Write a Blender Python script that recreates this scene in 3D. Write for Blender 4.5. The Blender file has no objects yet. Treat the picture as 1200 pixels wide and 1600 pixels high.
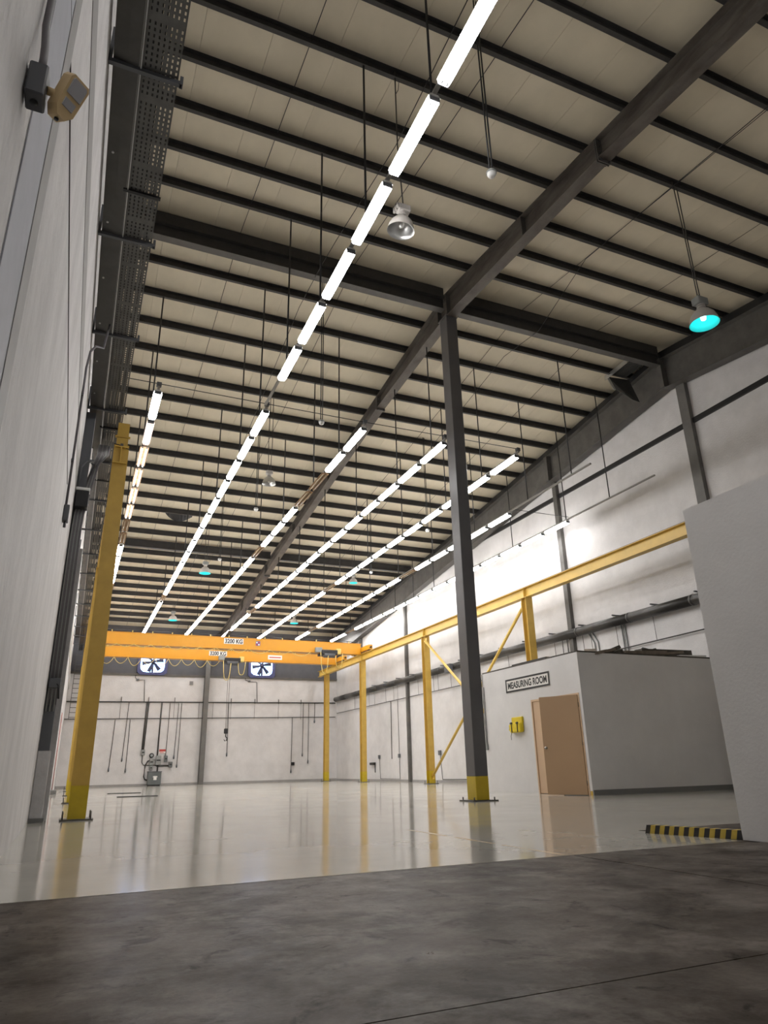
import bpy, math, random
from mathutils import Vector, Matrix
random.seed(7)
S = bpy.context.scene
C = S.collection

# ------------------------------------------------------------------ camera, world, exposure
def add_camera():
    yaw, pitch, roll = 0.4157, 0.3548, -0.0229
    fw = Vector((math.sin(yaw)*math.cos(pitch), math.cos(yaw)*math.cos(pitch), math.sin(pitch)))
    r = Vector((math.cos(yaw), -math.sin(yaw), 0)); u = r.cross(fw)
    r2 = r*math.cos(roll) + u*math.sin(roll); u2 = -r*math.sin(roll) + u*math.cos(roll)
    cam = bpy.data.cameras.new('camera'); cam.sensor_fit = 'VERTICAL'; cam.sensor_height = 36.0
    cam.lens = 36.0*1077.9/1600.0; cam.clip_start = 0.02; cam.clip_end = 200
    o = bpy.data.objects.new('camera', cam); C.objects.link(o)
    o.matrix_world = Matrix(((r2.x, u2.x, -fw.x, 0), (r2.y, u2.y, -fw.y, 0), (r2.z, u2.z, -fw.z, 0.66), (0, 0, 0, 1)))
    S.camera = o
add_camera()
W = bpy.data.worlds.new('world'); S.world = W; W.use_nodes = True
W.node_tree.nodes['Background'].inputs[0].default_value = (0.6, 0.75, 1.0, 1)
W.node_tree.nodes['Background'].inputs[1].default_value = 0.3
S.view_settings.view_transform = 'Standard'; S.view_settings.look = 'None'
S.view_settings.gamma = 1.0; S.view_settings.use_curve_mapping = False
S.view_settings.exposure = 0.0
TUBE = 31.5          # radiance of a burning fluorescent fitting
S.cycles.use_denoising = True; S.cycles.adaptive_threshold = 0.015
S.cycles.max_bounces = 8; S.cycles.diffuse_bounces = 5; S.cycles.glossy_bounces = 4

# ------------------------------------------------------------------ materials
def mat(name, col, rough=0.6, metal=0.0, var=0.0, scale=3.0, bump=0.0, bscale=None, col2=None, stretch=None, rvar=0.0, spec=0.5, detail=6.0):
    m = bpy.data.materials.new(name); m.use_nodes = True
    nt = m.node_tree; b = nt.nodes['Principled BSDF']
    b.inputs['Base Color'].default_value = (*col, 1); b.inputs['Roughness'].default_value = rough
    b.inputs['Metallic'].default_value = metal; b.inputs['Specular IOR Level'].default_value = spec
    tc = nt.nodes.new('ShaderNodeTexCoord'); mp = nt.nodes.new('ShaderNodeMapping')
    nt.links.new(tc.outputs['Object'], mp.inputs[0])
    if stretch: mp.inputs['Scale'].default_value = stretch
    n = nt.nodes.new('ShaderNodeTexNoise'); n.inputs['Scale'].default_value = scale; n.inputs['Detail'].default_value = detail
    n.inputs['Roughness'].default_value = 0.65
    nt.links.new(mp.outputs[0], n.inputs['Vector'])
    if var or col2:
        rp = nt.nodes.new('ShaderNodeValToRGB')
        c2 = col2 or tuple(c*(1-var) for c in col)
        rp.color_ramp.elements[0].position = 0.35; rp.color_ramp.elements[1].position = 0.68
        rp.color_ramp.elements[0].color = (*c2, 1); rp.color_ramp.elements[1].color = (*col, 1)
        nt.links.new(n.outputs['Fac'], rp.inputs[0]); nt.links.new(rp.outputs[0], b.inputs['Base Color'])
    if rvar:
        mr = nt.nodes.new('ShaderNodeMapRange'); mr.inputs['From Min'].default_value = 0.3; mr.inputs['From Max'].default_value = 0.7
        mr.inputs['To Min'].default_value = rough-rvar; mr.inputs['To Max'].default_value = rough+rvar
        nt.links.new(n.outputs['Fac'], mr.inputs[0]); nt.links.new(mr.outputs[0], b.inputs['Roughness'])
    if bump:
        n2 = nt.nodes.new('ShaderNodeTexNoise'); n2.inputs['Scale'].default_value = bscale or scale*6; n2.inputs['Detail'].default_value = 5
        nt.links.new(mp.outputs[0], n2.inputs['Vector'])
        bp = nt.nodes.new('ShaderNodeBump'); bp.inputs['Strength'].default_value = bump; bp.inputs['Distance'].default_value = 0.02
        nt.links.new(n2.outputs['Fac'], bp.inputs['Height']); nt.links.new(bp.outputs[0], b.inputs['Normal'])
    return m
def emit(name, col, strength):
    m = bpy.data.materials.new(name); m.use_nodes = True; nt = m.node_tree
    b = nt.nodes['Principled BSDF']; b.inputs['Base Color'].default_value = (*col, 1)
    b.inputs['Emission Color'].default_value = (*col, 1); b.inputs['Emission Strength'].default_value = strength
    return m
M = dict(
    plaster=mat('plaster', (0.665, 0.65, 0.645), 0.75, var=0.14, scale=1.3, bump=0.35, bscale=22),
    plaster_near=mat('plaster_near', (0.69, 0.672, 0.665), 0.7, var=0.20, scale=2.2, bump=0.7, bscale=14, stretch=(1, 1, 0.40)),
    room_wall=mat('room_wall', (0.68, 0.67, 0.665), 0.65, var=0.10, scale=1.1, bump=0.12, bscale=30),
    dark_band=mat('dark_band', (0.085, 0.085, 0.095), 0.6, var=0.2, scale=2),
    panel=mat('panel', (0.72, 0.645, 0.495), 0.55, var=0.13, scale=0.9, stretch=(1, 0.6, 1), bump=0.06, bscale=5),
    panel_back=mat('panel_back', (0.36, 0.30, 0.22), 0.8, var=0.2),
    purlin=mat('purlin', (0.05, 0.047, 0.045), 0.55, var=0.3, scale=5),
    steel=mat('steel', (0.115, 0.108, 0.098), 0.5, var=0.35, scale=2.5, bump=0.05),
    steel_worn=mat('steel_worn', (0.14, 0.125, 0.105), 0.55, col2=(0.06, 0.048, 0.04), scale=2.2, stretch=(1, 0.5, 2)),
    column=mat('column', (0.115, 0.112, 0.115), 0.35, var=0.15, scale=2),
    grey_post=mat('grey_post', (0.15, 0.145, 0.135), 0.5, var=0.2, scale=3),
    blue_grey=mat('blue_grey', (0.42, 0.43, 0.48), 0.6, var=0.15, scale=2, bump=0.1),
    grey_trim=mat('grey_trim', (0.33, 0.32, 0.31), 0.6, var=0.15, scale=3),
    yellow=mat('yellow', (0.56, 0.36, 0.07), 0.4, var=0.16, scale=3),
    yellow_base=mat('yellow_base', (0.55, 0.40, 0.015), 0.4, var=0.15, scale=4),
    yellow_beam=mat('yellow_beam', (0.66, 0.44, 0.085), 0.42, var=0.12, scale=2.5),
    crane=mat('crane', (0.64, 0.285, 0.009), 0.35, var=0.06, scale=2),
    black=mat('black', (0.012, 0.012, 0.013), 0.45, var=0.2),
    rod=mat('rod', (0.02, 0.02, 0.021), 0.5, var=0.2),
    wire=mat('wire', (0.055, 0.05, 0.045), 0.6, var=0.2),
    white=mat('white', (0.8, 0.8, 0.78), 0.4, var=0.05),
    reflector=mat('reflector', (0.82, 0.82, 0.80), 0.35, var=0.05),
    rusty=mat('rusty', (0.46, 0.33, 0.20), 0.6, col2=(0.30, 0.17, 0.09), scale=6),
    tube_off=mat('tube_off', (0.55, 0.45, 0.32), 0.25, var=0.1),
    tube_pink=emit('tube_pink', (1.0, 0.62, 0.52), 2.2),
    channel=mat('channel', (0.30, 0.29, 0.27), 0.45, metal=0.3, var=0.15),
    galv=mat('galv', (0.13, 0.13, 0.125), 0.45, metal=0.5, var=0.25, scale=6),
    duct=mat('duct', (0.085, 0.083, 0.078), 0.5, metal=0.3, var=0.2, scale=4),
    pipe=mat('pipe', (0.052, 0.05, 0.046), 0.35, metal=0.2, var=0.25, scale=6),
    cable=mat('cable', (0.16, 0.15, 0.16), 0.5, var=0.2),
    boxgrey=mat('boxgrey', (0.10, 0.105, 0.115), 0.5, var=0.1),
    boxlight=mat('boxlight', (0.28, 0.29, 0.28), 0.5, var=0.15),
    panelgrey=mat('panelgrey', (0.14, 0.155, 0.155), 0.45, var=0.15),
    cream=mat('cream', (0.85, 0.64, 0.34), 0.4, var=0.08),
    lens=mat('lens', (0.50, 0.50, 0.53), 0.25, var=0.05),
    door=mat('door', (0.44, 0.29, 0.17), 0.45, var=0.05, scale=1),  # door tan with the shade of the ajar leaf put into the colour
    door_lit=mat('door_lit', (0.60, 0.42, 0.27), 0.45, var=0.05, scale=1),  # lit copy of the door tan, light on closed leaf and frame painted in
    bag=mat('bag', (0.72, 0.55, 0.01), 0.5, var=0.1),
    kerb_y=mat('kerb_y', (0.52, 0.37, 0.05), 0.5, var=0.2, scale=14),
    kerb_b=mat('kerb_b', (0.02, 0.017, 0.016), 0.5, var=0.3, scale=14),
    debris=mat('debris', (0.10, 0.09, 0.075), 0.8, var=0.5, scale=6),
    card=mat('card', (0.22, 0.18, 0.14), 0.8, var=0.4, scale=5),
    signwhite=mat('signwhite', (0.75, 0.74, 0.71), 0.45, var=0.03),
    red=mat('red', (0.45, 0.05, 0.04), 0.5, var=0.1),
    pinkred=mat('pinkred', (0.42, 0.20, 0.18), 0.5, var=0.2),
    blue=mat('blue', (0.05, 0.08, 0.3), 0.5, var=0.1),
    festoon=mat('festoon', (0.68, 0.52, 0.16), 0.5, var=0.1),
    aluminium=mat('aluminium', (0.55, 0.55, 0.54), 0.3, metal=0.8, var=0.1),
    chrome=mat('chrome', (0.4, 0.38, 0.34), 0.2, metal=1.0, var=0.05),
    lampcap=mat('lampcap', (0.50, 0.47, 0.44), 0.45, var=0.1),
    fanframe=mat('fanframe', (0.06, 0.065, 0.16), 0.5, var=0.1),  # blue glow of scattered daylight put into the frame colour
    fanblade=mat('fanblade', (0.03, 0.035, 0.08), 0.5, var=0.1),
    skirting=mat('skirting', (0.19, 0.19, 0.185), 0.5, var=0.1),
    floorline=mat('floorline', (0.52, 0.34, 0.17), 0.25, col2=(0.52, 0.47, 0.39), scale=7, stretch=(1, 0.3, 1)),
    plinth=mat('plinth', (0.58, 0.57, 0.575), 0.6, var=0.2, scale=4, bump=0.15),
    joint=mat('joint', (0.04, 0.037, 0.034), 0.9, var=0.2),
)
M['tube'] = emit('tube', (1.0, 0.96, 0.94), 7.0)
M['opal'] = emit('opal', (1.0, 0.982, 0.972), TUBE)
M['opal_dim'] = emit('opal_dim', (1.0, 0.80, 0.72), 1.15)
M['cyan'] = emit('cyan', (0.02, 0.58, 0.58), 0.62)
M['cyan_core'] = emit('cyan_core', (0.45, 1.0, 1.0), 6.0)
M['daylight'] = emit('daylight', (0.34, 0.54, 1.0), 9.0)

def floor_mats():
    # glossy epoxy: cream grey with slight sheen variation and a gentle waviness
    m = mat('epoxy', (0.46, 0.44, 0.39), 0.115, var=0.10, scale=0.7, rvar=0.035, spec=0.36)
    nt = m.node_tree; b = nt.nodes['Principled BSDF']
    tc = nt.nodes.new('ShaderNodeTexCoord'); n = nt.nodes.new('ShaderNodeTexNoise'); n.inputs['Scale'].default_value = 2.6; n.inputs['Detail'].default_value = 3
    bp = nt.nodes.new('ShaderNodeBump'); bp.inputs['Strength'].default_value = 0.035; bp.inputs['Distance'].default_value = 0.01
    nt.links.new(tc.outputs['Object'], n.inputs['Vector']); nt.links.new(n.outputs['Fac'], bp.inputs['Height']); nt.links.new(bp.outputs[0], b.inputs['Normal'])
    M['epoxy'] = m
    # worn bare concrete: blotches, dark oil stains, scuffs
    m = bpy.data.materials.new('concrete'); m.use_nodes = True; nt = m.node_tree; b = nt.nodes['Principled BSDF']
    tc = nt.nodes.new('ShaderNodeTexCoord')
    def noise(sc, det, dist=0.0):
        n = nt.nodes.new('ShaderNodeTexNoise'); n.inputs['Scale'].default_value = sc; n.inputs['Detail'].default_value = det; n.inputs['Distortion'].default_value = dist
        n.inputs['Roughness'].default_value = 0.7; nt.links.new(tc.outputs['Object'], n.inputs['Vector']); return n
    def ramp(n, p0, c0, p1, c1):
        r = nt.nodes.new('ShaderNodeValToRGB'); e = r.color_ramp.elements
        e[0].position = p0; e[0].color = (*c0, 1); e[1].position = p1; e[1].color = (*c1, 1); nt.links.new(n.outputs['Fac'], r.inputs[0]); return r
    a = ramp(noise(1.7, 8, 0.3), 0.33, (0.050, 0.040, 0.032), 0.70, (0.135, 0.116, 0.100))
    st = ramp(noise(0.8, 5, 0.9), 0.36, (0.38, 0.34, 0.31), 0.50, (1, 1, 1))          # broad oily stains
    pit = ramp(noise(4.3, 4, 0.6), 0.33, (0.25, 0.22, 0.20), 0.42, (1, 1, 1))         # small dark pits
    g = ramp(noise(45, 3), 0.30, (0.80, 0.80, 0.80), 0.65, (1.05, 1.05, 1.05))
    sc_ = ramp(noise(2.3, 9, 0.2), 0.51, (0, 0, 0), 0.66, (1, 1, 1))                   # pale scuffs
    col = a
    for k_ in (st, pit, g):
        mm = nt.nodes.new('ShaderNodeMixRGB'); mm.blend_type = 'MULTIPLY'; mm.inputs[0].default_value = 0.9
        nt.links.new(col.outputs[0], mm.inputs[1]); nt.links.new(k_.outputs[0], mm.inputs[2]); col = mm
    mf = nt.nodes.new('ShaderNodeMath'); mf.operation = 'MULTIPLY'; mf.inputs[1].default_value = 0.55; nt.links.new(sc_.outputs[0], mf.inputs[0])
    mm = nt.nodes.new('ShaderNodeMixRGB'); nt.links.new(mf.outputs[0], mm.inputs[0]); nt.links.new(col.outputs[0], mm.inputs[1]); mm.inputs[2].default_value = (0.215, 0.192, 0.170, 1)
    nt.links.new(mm.outputs[0], b.inputs['Base Color'])
    mr = nt.nodes.new('ShaderNodeMapRange'); mr.inputs['From Min'].default_value = 0.3; mr.inputs['From Max'].default_value = 0.7; mr.inputs['To Min'].default_value = 0.27; mr.inputs['To Max'].default_value = 0.48; b.inputs['Specular IOR Level'].default_value = 0.02
    nn = noise(3.1, 6); nt.links.new(nn.outputs['Fac'], mr.inputs[0]); nt.links.new(mr.outputs[0], b.inputs['Roughness'])
    bp = nt.nodes.new('ShaderNodeBump'); bp.inputs['Strength'].default_value = 0.22; bp.inputs['Distance'].default_value = 0.006
    nb = noise(9, 6); nt.links.new(nb.outputs['Fac'], bp.inputs['Height']); nt.links.new(bp.outputs[0], b.inputs['Normal'])
    M['concrete'] = m
floor_mats()

# ------------------------------------------------------------------ mesh helpers
def worigin(o):
    v = Vector((0, 0, 0))
    while o is not None:
        v += Vector(o.location); o = o.parent
    return v
class B:
    def __init__(s): s.v = []; s.f = []; s.sm = []
    def add(s, vs, fs, smooth=False):
        k = len(s.v); s.v += [tuple(p) for p in vs]; s.f += [tuple(i+k for i in f) for f in fs]; s.sm += [smooth]*len(fs); return s
    def box(s, x0, x1, y0, y1, z0, z1):
        vs = [(x0,y0,z0),(x1,y0,z0),(x1,y1,z0),(x0,y1,z0),(x0,y0,z1),(x1,y0,z1),(x1,y1,z1),(x0,y1,z1)]
        return s.add(vs, [(0,3,2,1),(4,5,6,7),(0,1,5,4),(1,2,6,5),(2,3,7,6),(3,0,4,7)])
    def obox(s, c, ax, ay, az):      # oriented box: centre and three half-axis vectors
        c = Vector(c); ax = Vector(ax); ay = Vector(ay); az = Vector(az)
        vs = [c+i*ax+j*ay+k*az for k in (-1,1) for (i,j) in ((-1,-1),(1,-1),(1,1),(-1,1))]
        return s.add(vs, [(0,3,2,1),(4,5,6,7),(0,1,5,4),(1,2,6,5),(2,3,7,6),(3,0,4,7)])
    def bbox(s, x0, x1, y0, y1, z0, z1, r):   # box with chamfered edges
        import itertools
        vs = []; idx = {}
        for sx, sy, sz in itertools.product((0,1), repeat=3):
            X = (x0,x1)[sx]; Y = (y0,y1)[sy]; Z = (z0,z1)[sz]; dx = r*(1-2*sx); dy = r*(1-2*sy); dz = r*(1-2*sz)
            idx[(sx,sy,sz)] = len(vs)
            vs += [(X, Y+dy, Z+dz), (X+dx, Y, Z+dz), (X+dx, Y+dy, Z)]
        g = lambda a,b,c,k: idx[(a,b,c)]+k
        fs = []
        fs += [(g(0,0,0,0),g(0,0,1,0),g(0,1,1,0),g(0,1,0,0)),(g(1,0,0,0),g(1,1,0,0),g(1,1,1,0),g(1,0,1,0)),
               (g(0,0,0,1),g(1,0,0,1),g(1,0,1,1),g(0,0,1,1)),(g(0,1,0,1),g(0,1,1,1),g(1,1,1,1),g(1,1,0,1)),
               (g(0,0,0,2),g(0,1,0,2),g(1,1,0,2),g(1,0,0,2)),(g(0,0,1,2),g(1,0,1,2),g(1,1,1,2),g(0,1,1,2))]
        for a in (0,1):
            for b in (0,1):
                fs.append((g(0,a,b,1),g(1,a,b,1),g(1,a,b,2),g(0,a,b,2)))
                fs.append((g(a,0,b,0),g(a,1,b,0),g(a,1,b,2),g(a,0,b,2)))
                fs.append((g(a,b,0,0),g(a,b,1,0),g(a,b,1,1),g(a,b,0,1)))
        for k in idx: fs.append((idx[k], idx[k]+1, idx[k]+2))
        return s.add(vs, fs)
    def tube(s, pts, r, n=8, caps=True, smooth=True):
        pts = [Vector(p) for p in pts]; vs = []; fs = []; N = len(pts); ref = None
        for i, p in enumerate(pts):
            d = (pts[min(i+1,N-1)]-pts[max(i-1,0)]).normalized()
            if ref is None: ref = Vector((0,0,1)) if abs(d.z) < 0.9 else Vector((1,0,0))
            a = d.cross(ref)
            if a.length < 1e-5: a = d.cross(Vector((0,1,0)))
            a.normalize(); b = d.cross(a)
            rr = r[i] if isinstance(r, (list, tuple)) else r
            for k in range(n):
                t = 2*math.pi*(k+0.5)/n; vs.append(p + a*math.cos(t)*rr + b*math.sin(t)*rr)
        for i in range(N-1):
            for k in range(n): fs.append((i*n+k, i*n+(k+1)%n, (i+1)*n+(k+1)%n, (i+1)*n+k))
        s.add(vs, fs, smooth)
        if caps:
            k0 = len(s.v)-len(vs); s.f += [tuple(k0+k for k in range(n))[::-1], tuple(k0+(N-1)*n+k for k in range(n))]; s.sm += [False, False]
        return s
    def lathe(s, prof, c, n=20, axis=Vector((0,0,1)), smooth=True):   # prof: (radius, height) along axis from c
        axis = Vector(axis).normalized(); a = axis.orthogonal().normalized(); b = axis.cross(a); c = Vector(c); vs = []; fs = []
        for r, h in prof:
            for k in range(n):
                t = 2*math.pi*k/n; vs.append(c + axis*h + (a*math.cos(t)+b*math.sin(t))*r)
        for i in range(len(prof)-1):
            for k in range(n): fs.append((i*n+k, i*n+(k+1)%n, (i+1)*n+(k+1)%n, (i+1)*n+k))
        return s.add(vs, fs, smooth)
    def extr(s, prof, dirv):          # closed planar polygon (3D points) extruded by dirv
        n = len(prof); d = Vector(dirv); vs = [Vector(p) for p in prof] + [Vector(p)+d for p in prof]
        return s.add(vs, [tuple(range(n))[::-1], tuple(range(n, 2*n))] + [(i, (i+1)%n, n+(i+1)%n, n+i) for i in range(n)])
    def strip(s, a, b):               # loft between two equal-length closed loops
        n = len(a); return s.add(list(a)+list(b), [(i, (i+1)%n, n+(i+1)%n, n+i) for i in range(n)])
    def mesh(s, name, off):
        me = bpy.data.meshes.new(name); me.from_pydata([(p[0]-off.x, p[1]-off.y, p[2]-off.z) for p in s.v], [], s.f)
        me.polygons.foreach_set('use_smooth', s.sm); me.update(); return me
    def build(s, name, m, parent=None, loc=None, kind=None):
        off = worigin(parent) + (Vector(loc) if loc else Vector((0,0,0)))
        me = s.mesh(name, off); me.materials.append(M[m] if isinstance(m, str) else m)
        o = bpy.data.objects.new(name, me); C.objects.link(o)
        if loc: o.location = loc
        o.parent = parent
        import bmesh
        bm = bmesh.new(); bm.from_mesh(me); bmesh.ops.recalc_face_normals(bm, faces=bm.faces); bm.to_mesh(me); bm.free()
        if kind: o['kind'] = kind
        return o
def tag(o, label, cat, group=None):
    o['label'] = label; o['category'] = cat
    if group: o['group'] = group
    return o
def thing(name, label, cat, loc=(0,0,0), group=None):
    o = bpy.data.objects.new(name, None); C.objects.link(o); o.location = loc; o.empty_display_size = 0.1
    return tag(o, label, cat, group)
def dup(o, loc, label=None, group=None):
    r = o.copy(); C.objects.link(r); r.location = loc
    if label: r['label'] = label
    if group: r['group'] = group
    for ch in o.children:
        c = ch.copy(); C.objects.link(c); c.parent = r
        for g in ch.children:
            d = g.copy(); C.objects.link(d); d.parent = c
    return r
def share(o, loc, parent):            # another piece with the same mesh
    c = bpy.data.objects.new(o.name.split('.')[0], o.data); C.objects.link(c); c.parent = parent; c.location = loc; return c
ORD = ['first','second','third','fourth','fifth','sixth','seventh','eighth','ninth','tenth','eleventh','twelfth','thirteenth','fourteenth','fifteenth','sixteenth','seventeenth','eighteenth','nineteenth','twentieth','twenty-first','twenty-second']
def text_mesh(txt, width, height):
    cu = bpy.data.curves.new('lettering', 'FONT'); cu.body = txt; cu.size = 1; cu.extrude = 0.0; cu.offset = 0.032
    t = bpy.data.objects.new('lettering', cu); C.objects.link(t)
    bpy.context.view_layer.update()
    me = bpy.data.meshes.new_from_object(t.evaluated_get(bpy.context.evaluated_depsgraph_get()))
    bpy.data.objects.remove(t)
    xs = [v.co.x for v in me.vertices]; ys = [v.co.y for v in me.vertices]
    x0, x1, y0, y1 = min(xs), max(xs), min(ys), max(ys)
    vs = [((v.co.x-x0)/(x1-x0)*width-width/2, (v.co.y-y0)/(y1-y0)*height-height/2) for v in me.vertices]
    fs = [tuple(p.vertices) for p in me.polygons]
    return vs, fs

# ------------------------------------------------------------------ dimensions
XL, XR, YN, YF = -0.43, 15.0, -9.0, 42.0
YRIDGE, ZRIDGE, SLOPE, SP = 12.85, 12.05, 0.125, 1.06
zb = lambda y: ZRIDGE - SLOPE*abs(y-YRIDGE)          # underside of the purlins
zr = lambda y: zb(y) + 0.21                          # underside of the roof panels

# ------------------------------------------------------------------ floor
YE = 4.83
fl = B().box(XL-0.2, XR+0.2, YN-0.2, YF+0.2, -0.15, -0.012).build('floor', 'joint', kind='structure')
B().box(XL, XR, 6.12, YF, -0.012, 0.0).build('epoxy_field', 'epoxy', fl)
B().box(XL, 5.45, YE, 6.12, -0.012, 0.0).build('epoxy_field', 'epoxy', fl)
for (x0, x1, y0, y1) in ((XL, 3.652, 2.12, YE), (3.664, 5.60, 2.12, YE), (XL, 5.60, YN, 2.112), (5.45, XR, 4.7, 6.12)):
    B().box(x0, x1, y0, y1, -0.012, -0.002).build('concrete_slab', 'concrete', fl)

for (y0, y1, w) in ((4.90, 5.35, 0.045), (5.42, 5.75, 0.03), (5.9, 6.6, 0.035), (6.8, 7.7, 0.04)):      # worn orange paint line
    B().box(3.605-w/2, 3.605+w/2, y0, y1, 0.0, 0.0012).build('painted_line', 'floorline', fl)

# ------------------------------------------------------------------ walls
def gable(x0, x1, name, m, z0=0.0, parent=None):
    ys = [YN, YRIDGE, YF]
    prof = [(x0, YN, z0), (x0, YF, z0), (x0, YF, zr(YF)), (x0, YRIDGE, zr(YRIDGE)), (x0, YN, zr(YN))]
    return B().extr(prof, (x1-x0, 0, 0)).build(name, m, parent, kind=None if parent else 'structure')
wl = gable(XL-0.2, XL, 'wall_left', 'plaster_near')
B().box(XL-0.02, XL+0.005, YN, 12.35, 5.29, 5.66).build('girt', 'grey_trim', wl)
o = B(); o.tube([(XL+0.004, -2, 4.22), (XL+0.004, 9.2, 4.20)], 0.004, 6); o.build('surface_wire', 'wire', wl)
wr = gable(XR, XR+0.2, 'wall_right', 'plaster')
def hbeam(b, x0, x1, y0, y1, z0, z1, t=0.016, flange='Y'):
    if flange == 'Y':     # flanges face +-Y, web in the Y-Z plane
        b.box(x0, x1, y0, y0+t, z0, z1); b.box(x0, x1, y1-t, y1, z0, z1); xm = (x0+x1)/2; b.box(xm-t/2, xm+t/2, y0+t, y1-t, z0, z1)
    else:
        b.box(x0, x0+t, y0, y1, z0, z1); b.box(x1-t, x1, y0, y1, z0, z1); ym = (y0+y1)/2; b.box(x0+t, x1-t, ym-t/2, ym+t/2, z0, z1)
    return b
for (y, w, m) in ((12.45, 0.30, 'grey_post'), (18.55, 0.20, 'steel'), (25.0, 0.2, 'steel'), (31.45, 0.18, 'steel'), (37.6, 0.18, 'steel')):
    B().box(14.86, XR-0.001, y-w/2, y+w/2, 0, zb(y)-1.19).build('post', m, wr)
for (y0, y1) in ((4.0, 12.3), (12.6, 18.44), (18.66, 24.9)):
    B().box(14.93, XR-0.001, y0, y1, 9.52, 9.66).build('girt', 'black', wr)
wf = B().box(XL, XR, YF, YF+0.2, 0, 5.93).build('wall_far', 'plaster', kind='structure')
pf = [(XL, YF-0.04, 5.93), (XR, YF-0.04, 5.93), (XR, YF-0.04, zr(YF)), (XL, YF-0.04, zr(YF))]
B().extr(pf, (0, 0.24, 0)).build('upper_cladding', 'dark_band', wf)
B().box(XL, XR, YF-0.10, YF, 5.85, 5.95).build('ledge', 'steel', wf)
B().box(XL, XR, YF-0.02, YF, 0, 0.12).build('baseboard', 'grey_trim', wf)
hbeam(B(), 6.80, 7.06, 41.62, YF-0.005, 0, zb(YF)-0.1).build('wall_post', 'grey_post', wf)
B().box(XL-0.2, XR+0.2, YN-0.2, YN, 0, zr(YN)).build('wall_near', 'plaster', kind='structure')
bb = B().box(XR-0.02, XR, 17.2, YF, 0, 0.10).build('baseboard_right', 'grey_trim', kind='structure')

# ------------------------------------------------------------------ roof: panels, purlins, sag rods
cl = B()
for (a, b_) in ((YN, YRIDGE), (YRIDGE, YF)):
    cl.extr([(XL-0.2, a, zr(a)+0.06), (XL-0.2, b_, zr(b_)+0.06), (XL-0.2, b_, zr(b_)+0.16), (XL-0.2, a, zr(a)+0.16)], (XR-XL+0.4, 0, 0))
cl = cl.build('ceiling', 'panel_back', kind='structure')
NP = 15; pw = (XR-XL)/NP
for (a, b_) in ((YN, YRIDGE), (YRIDGE, YF)):
    g = 0.0025
    p0 = B().extr([(XL+g, a, zr(a)), (XL+g, b_, zr(b_)), (XL+g, b_, zr(b_)+0.059), (XL+g, a, zr(a)+0.059)], (pw-2*g, 0, 0)).build('roof_panel', 'panel', cl)
    for i in range(1, NP): share(p0, (i*pw, 0, 0), cl)
def cprof(y, h=0.20, w=0.075, t=0.012):      # C section open towards the near side
    z = zb(y)
    return [(XL, y-w/2, z), (XL, y+w/2, z), (XL, y+w/2, z+h), (XL, y-w/2, z+h), (XL, y-w/2, z+h-t), (XL, y+w/2-t, z+h-t), (XL, y+w/2-t, z+t), (XL, y-w/2, z+t)]
pl = None
for k in list(range(-20, 0)) + list(range(1, 27)):
    y = YRIDGE + SP*k + (0.20 if k > 0 else -0.16)
    if y > YF-0.1 or k == 16: continue
    if pl is None:
        pl = B().extr(cprof(y), (XR-XL, 0, 0)).build('purlin', 'purlin', cl); y0p = y
    else:
        share(pl, (0, y-y0p, zb(y)-zb(y0p)), cl)
for x, r in ((2.2, 0.007), (5.0, 0.007), (9.85, 0.007), (12.4, 0.006)):
    B().tube([(x, YN, zb(YN)+0.15), (x, YRIDGE, zb(YRIDGE)+0.15)], r, 6).tube([(x, YRIDGE, zb(YRIDGE)+0.15), (x, YF, zb(YF)+0.15)], r, 6).build('sag_rod', 'rod', cl)
# torn lining hanging by the purlin
tr = [(2.50, 26.75, zr(26.75)-0.01), (3.42, 26.75, zr(26.75)-0.01)]
vs = []; fs = []
for i in range(9):
    t = i/8; x = 2.45+1.05*t; sag = 0.02+0.22*math.sin(math.pi*min(1, t*1.05))**0.8
    vs += [(x, 27.05, zr(27.05)-0.005), (x, 27.05+0.25+0.1*t, zr(27.2)-sag*1.25)]
fs = [(2*i, 2*i+1, 2*i+3, 2*i+2) for i in range(8)]
o = B().add(vs, fs).build('torn_lining', 'black', cl); md = o.modifiers.new('t', 'SOLIDIFY'); md.thickness = 0.012

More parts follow.
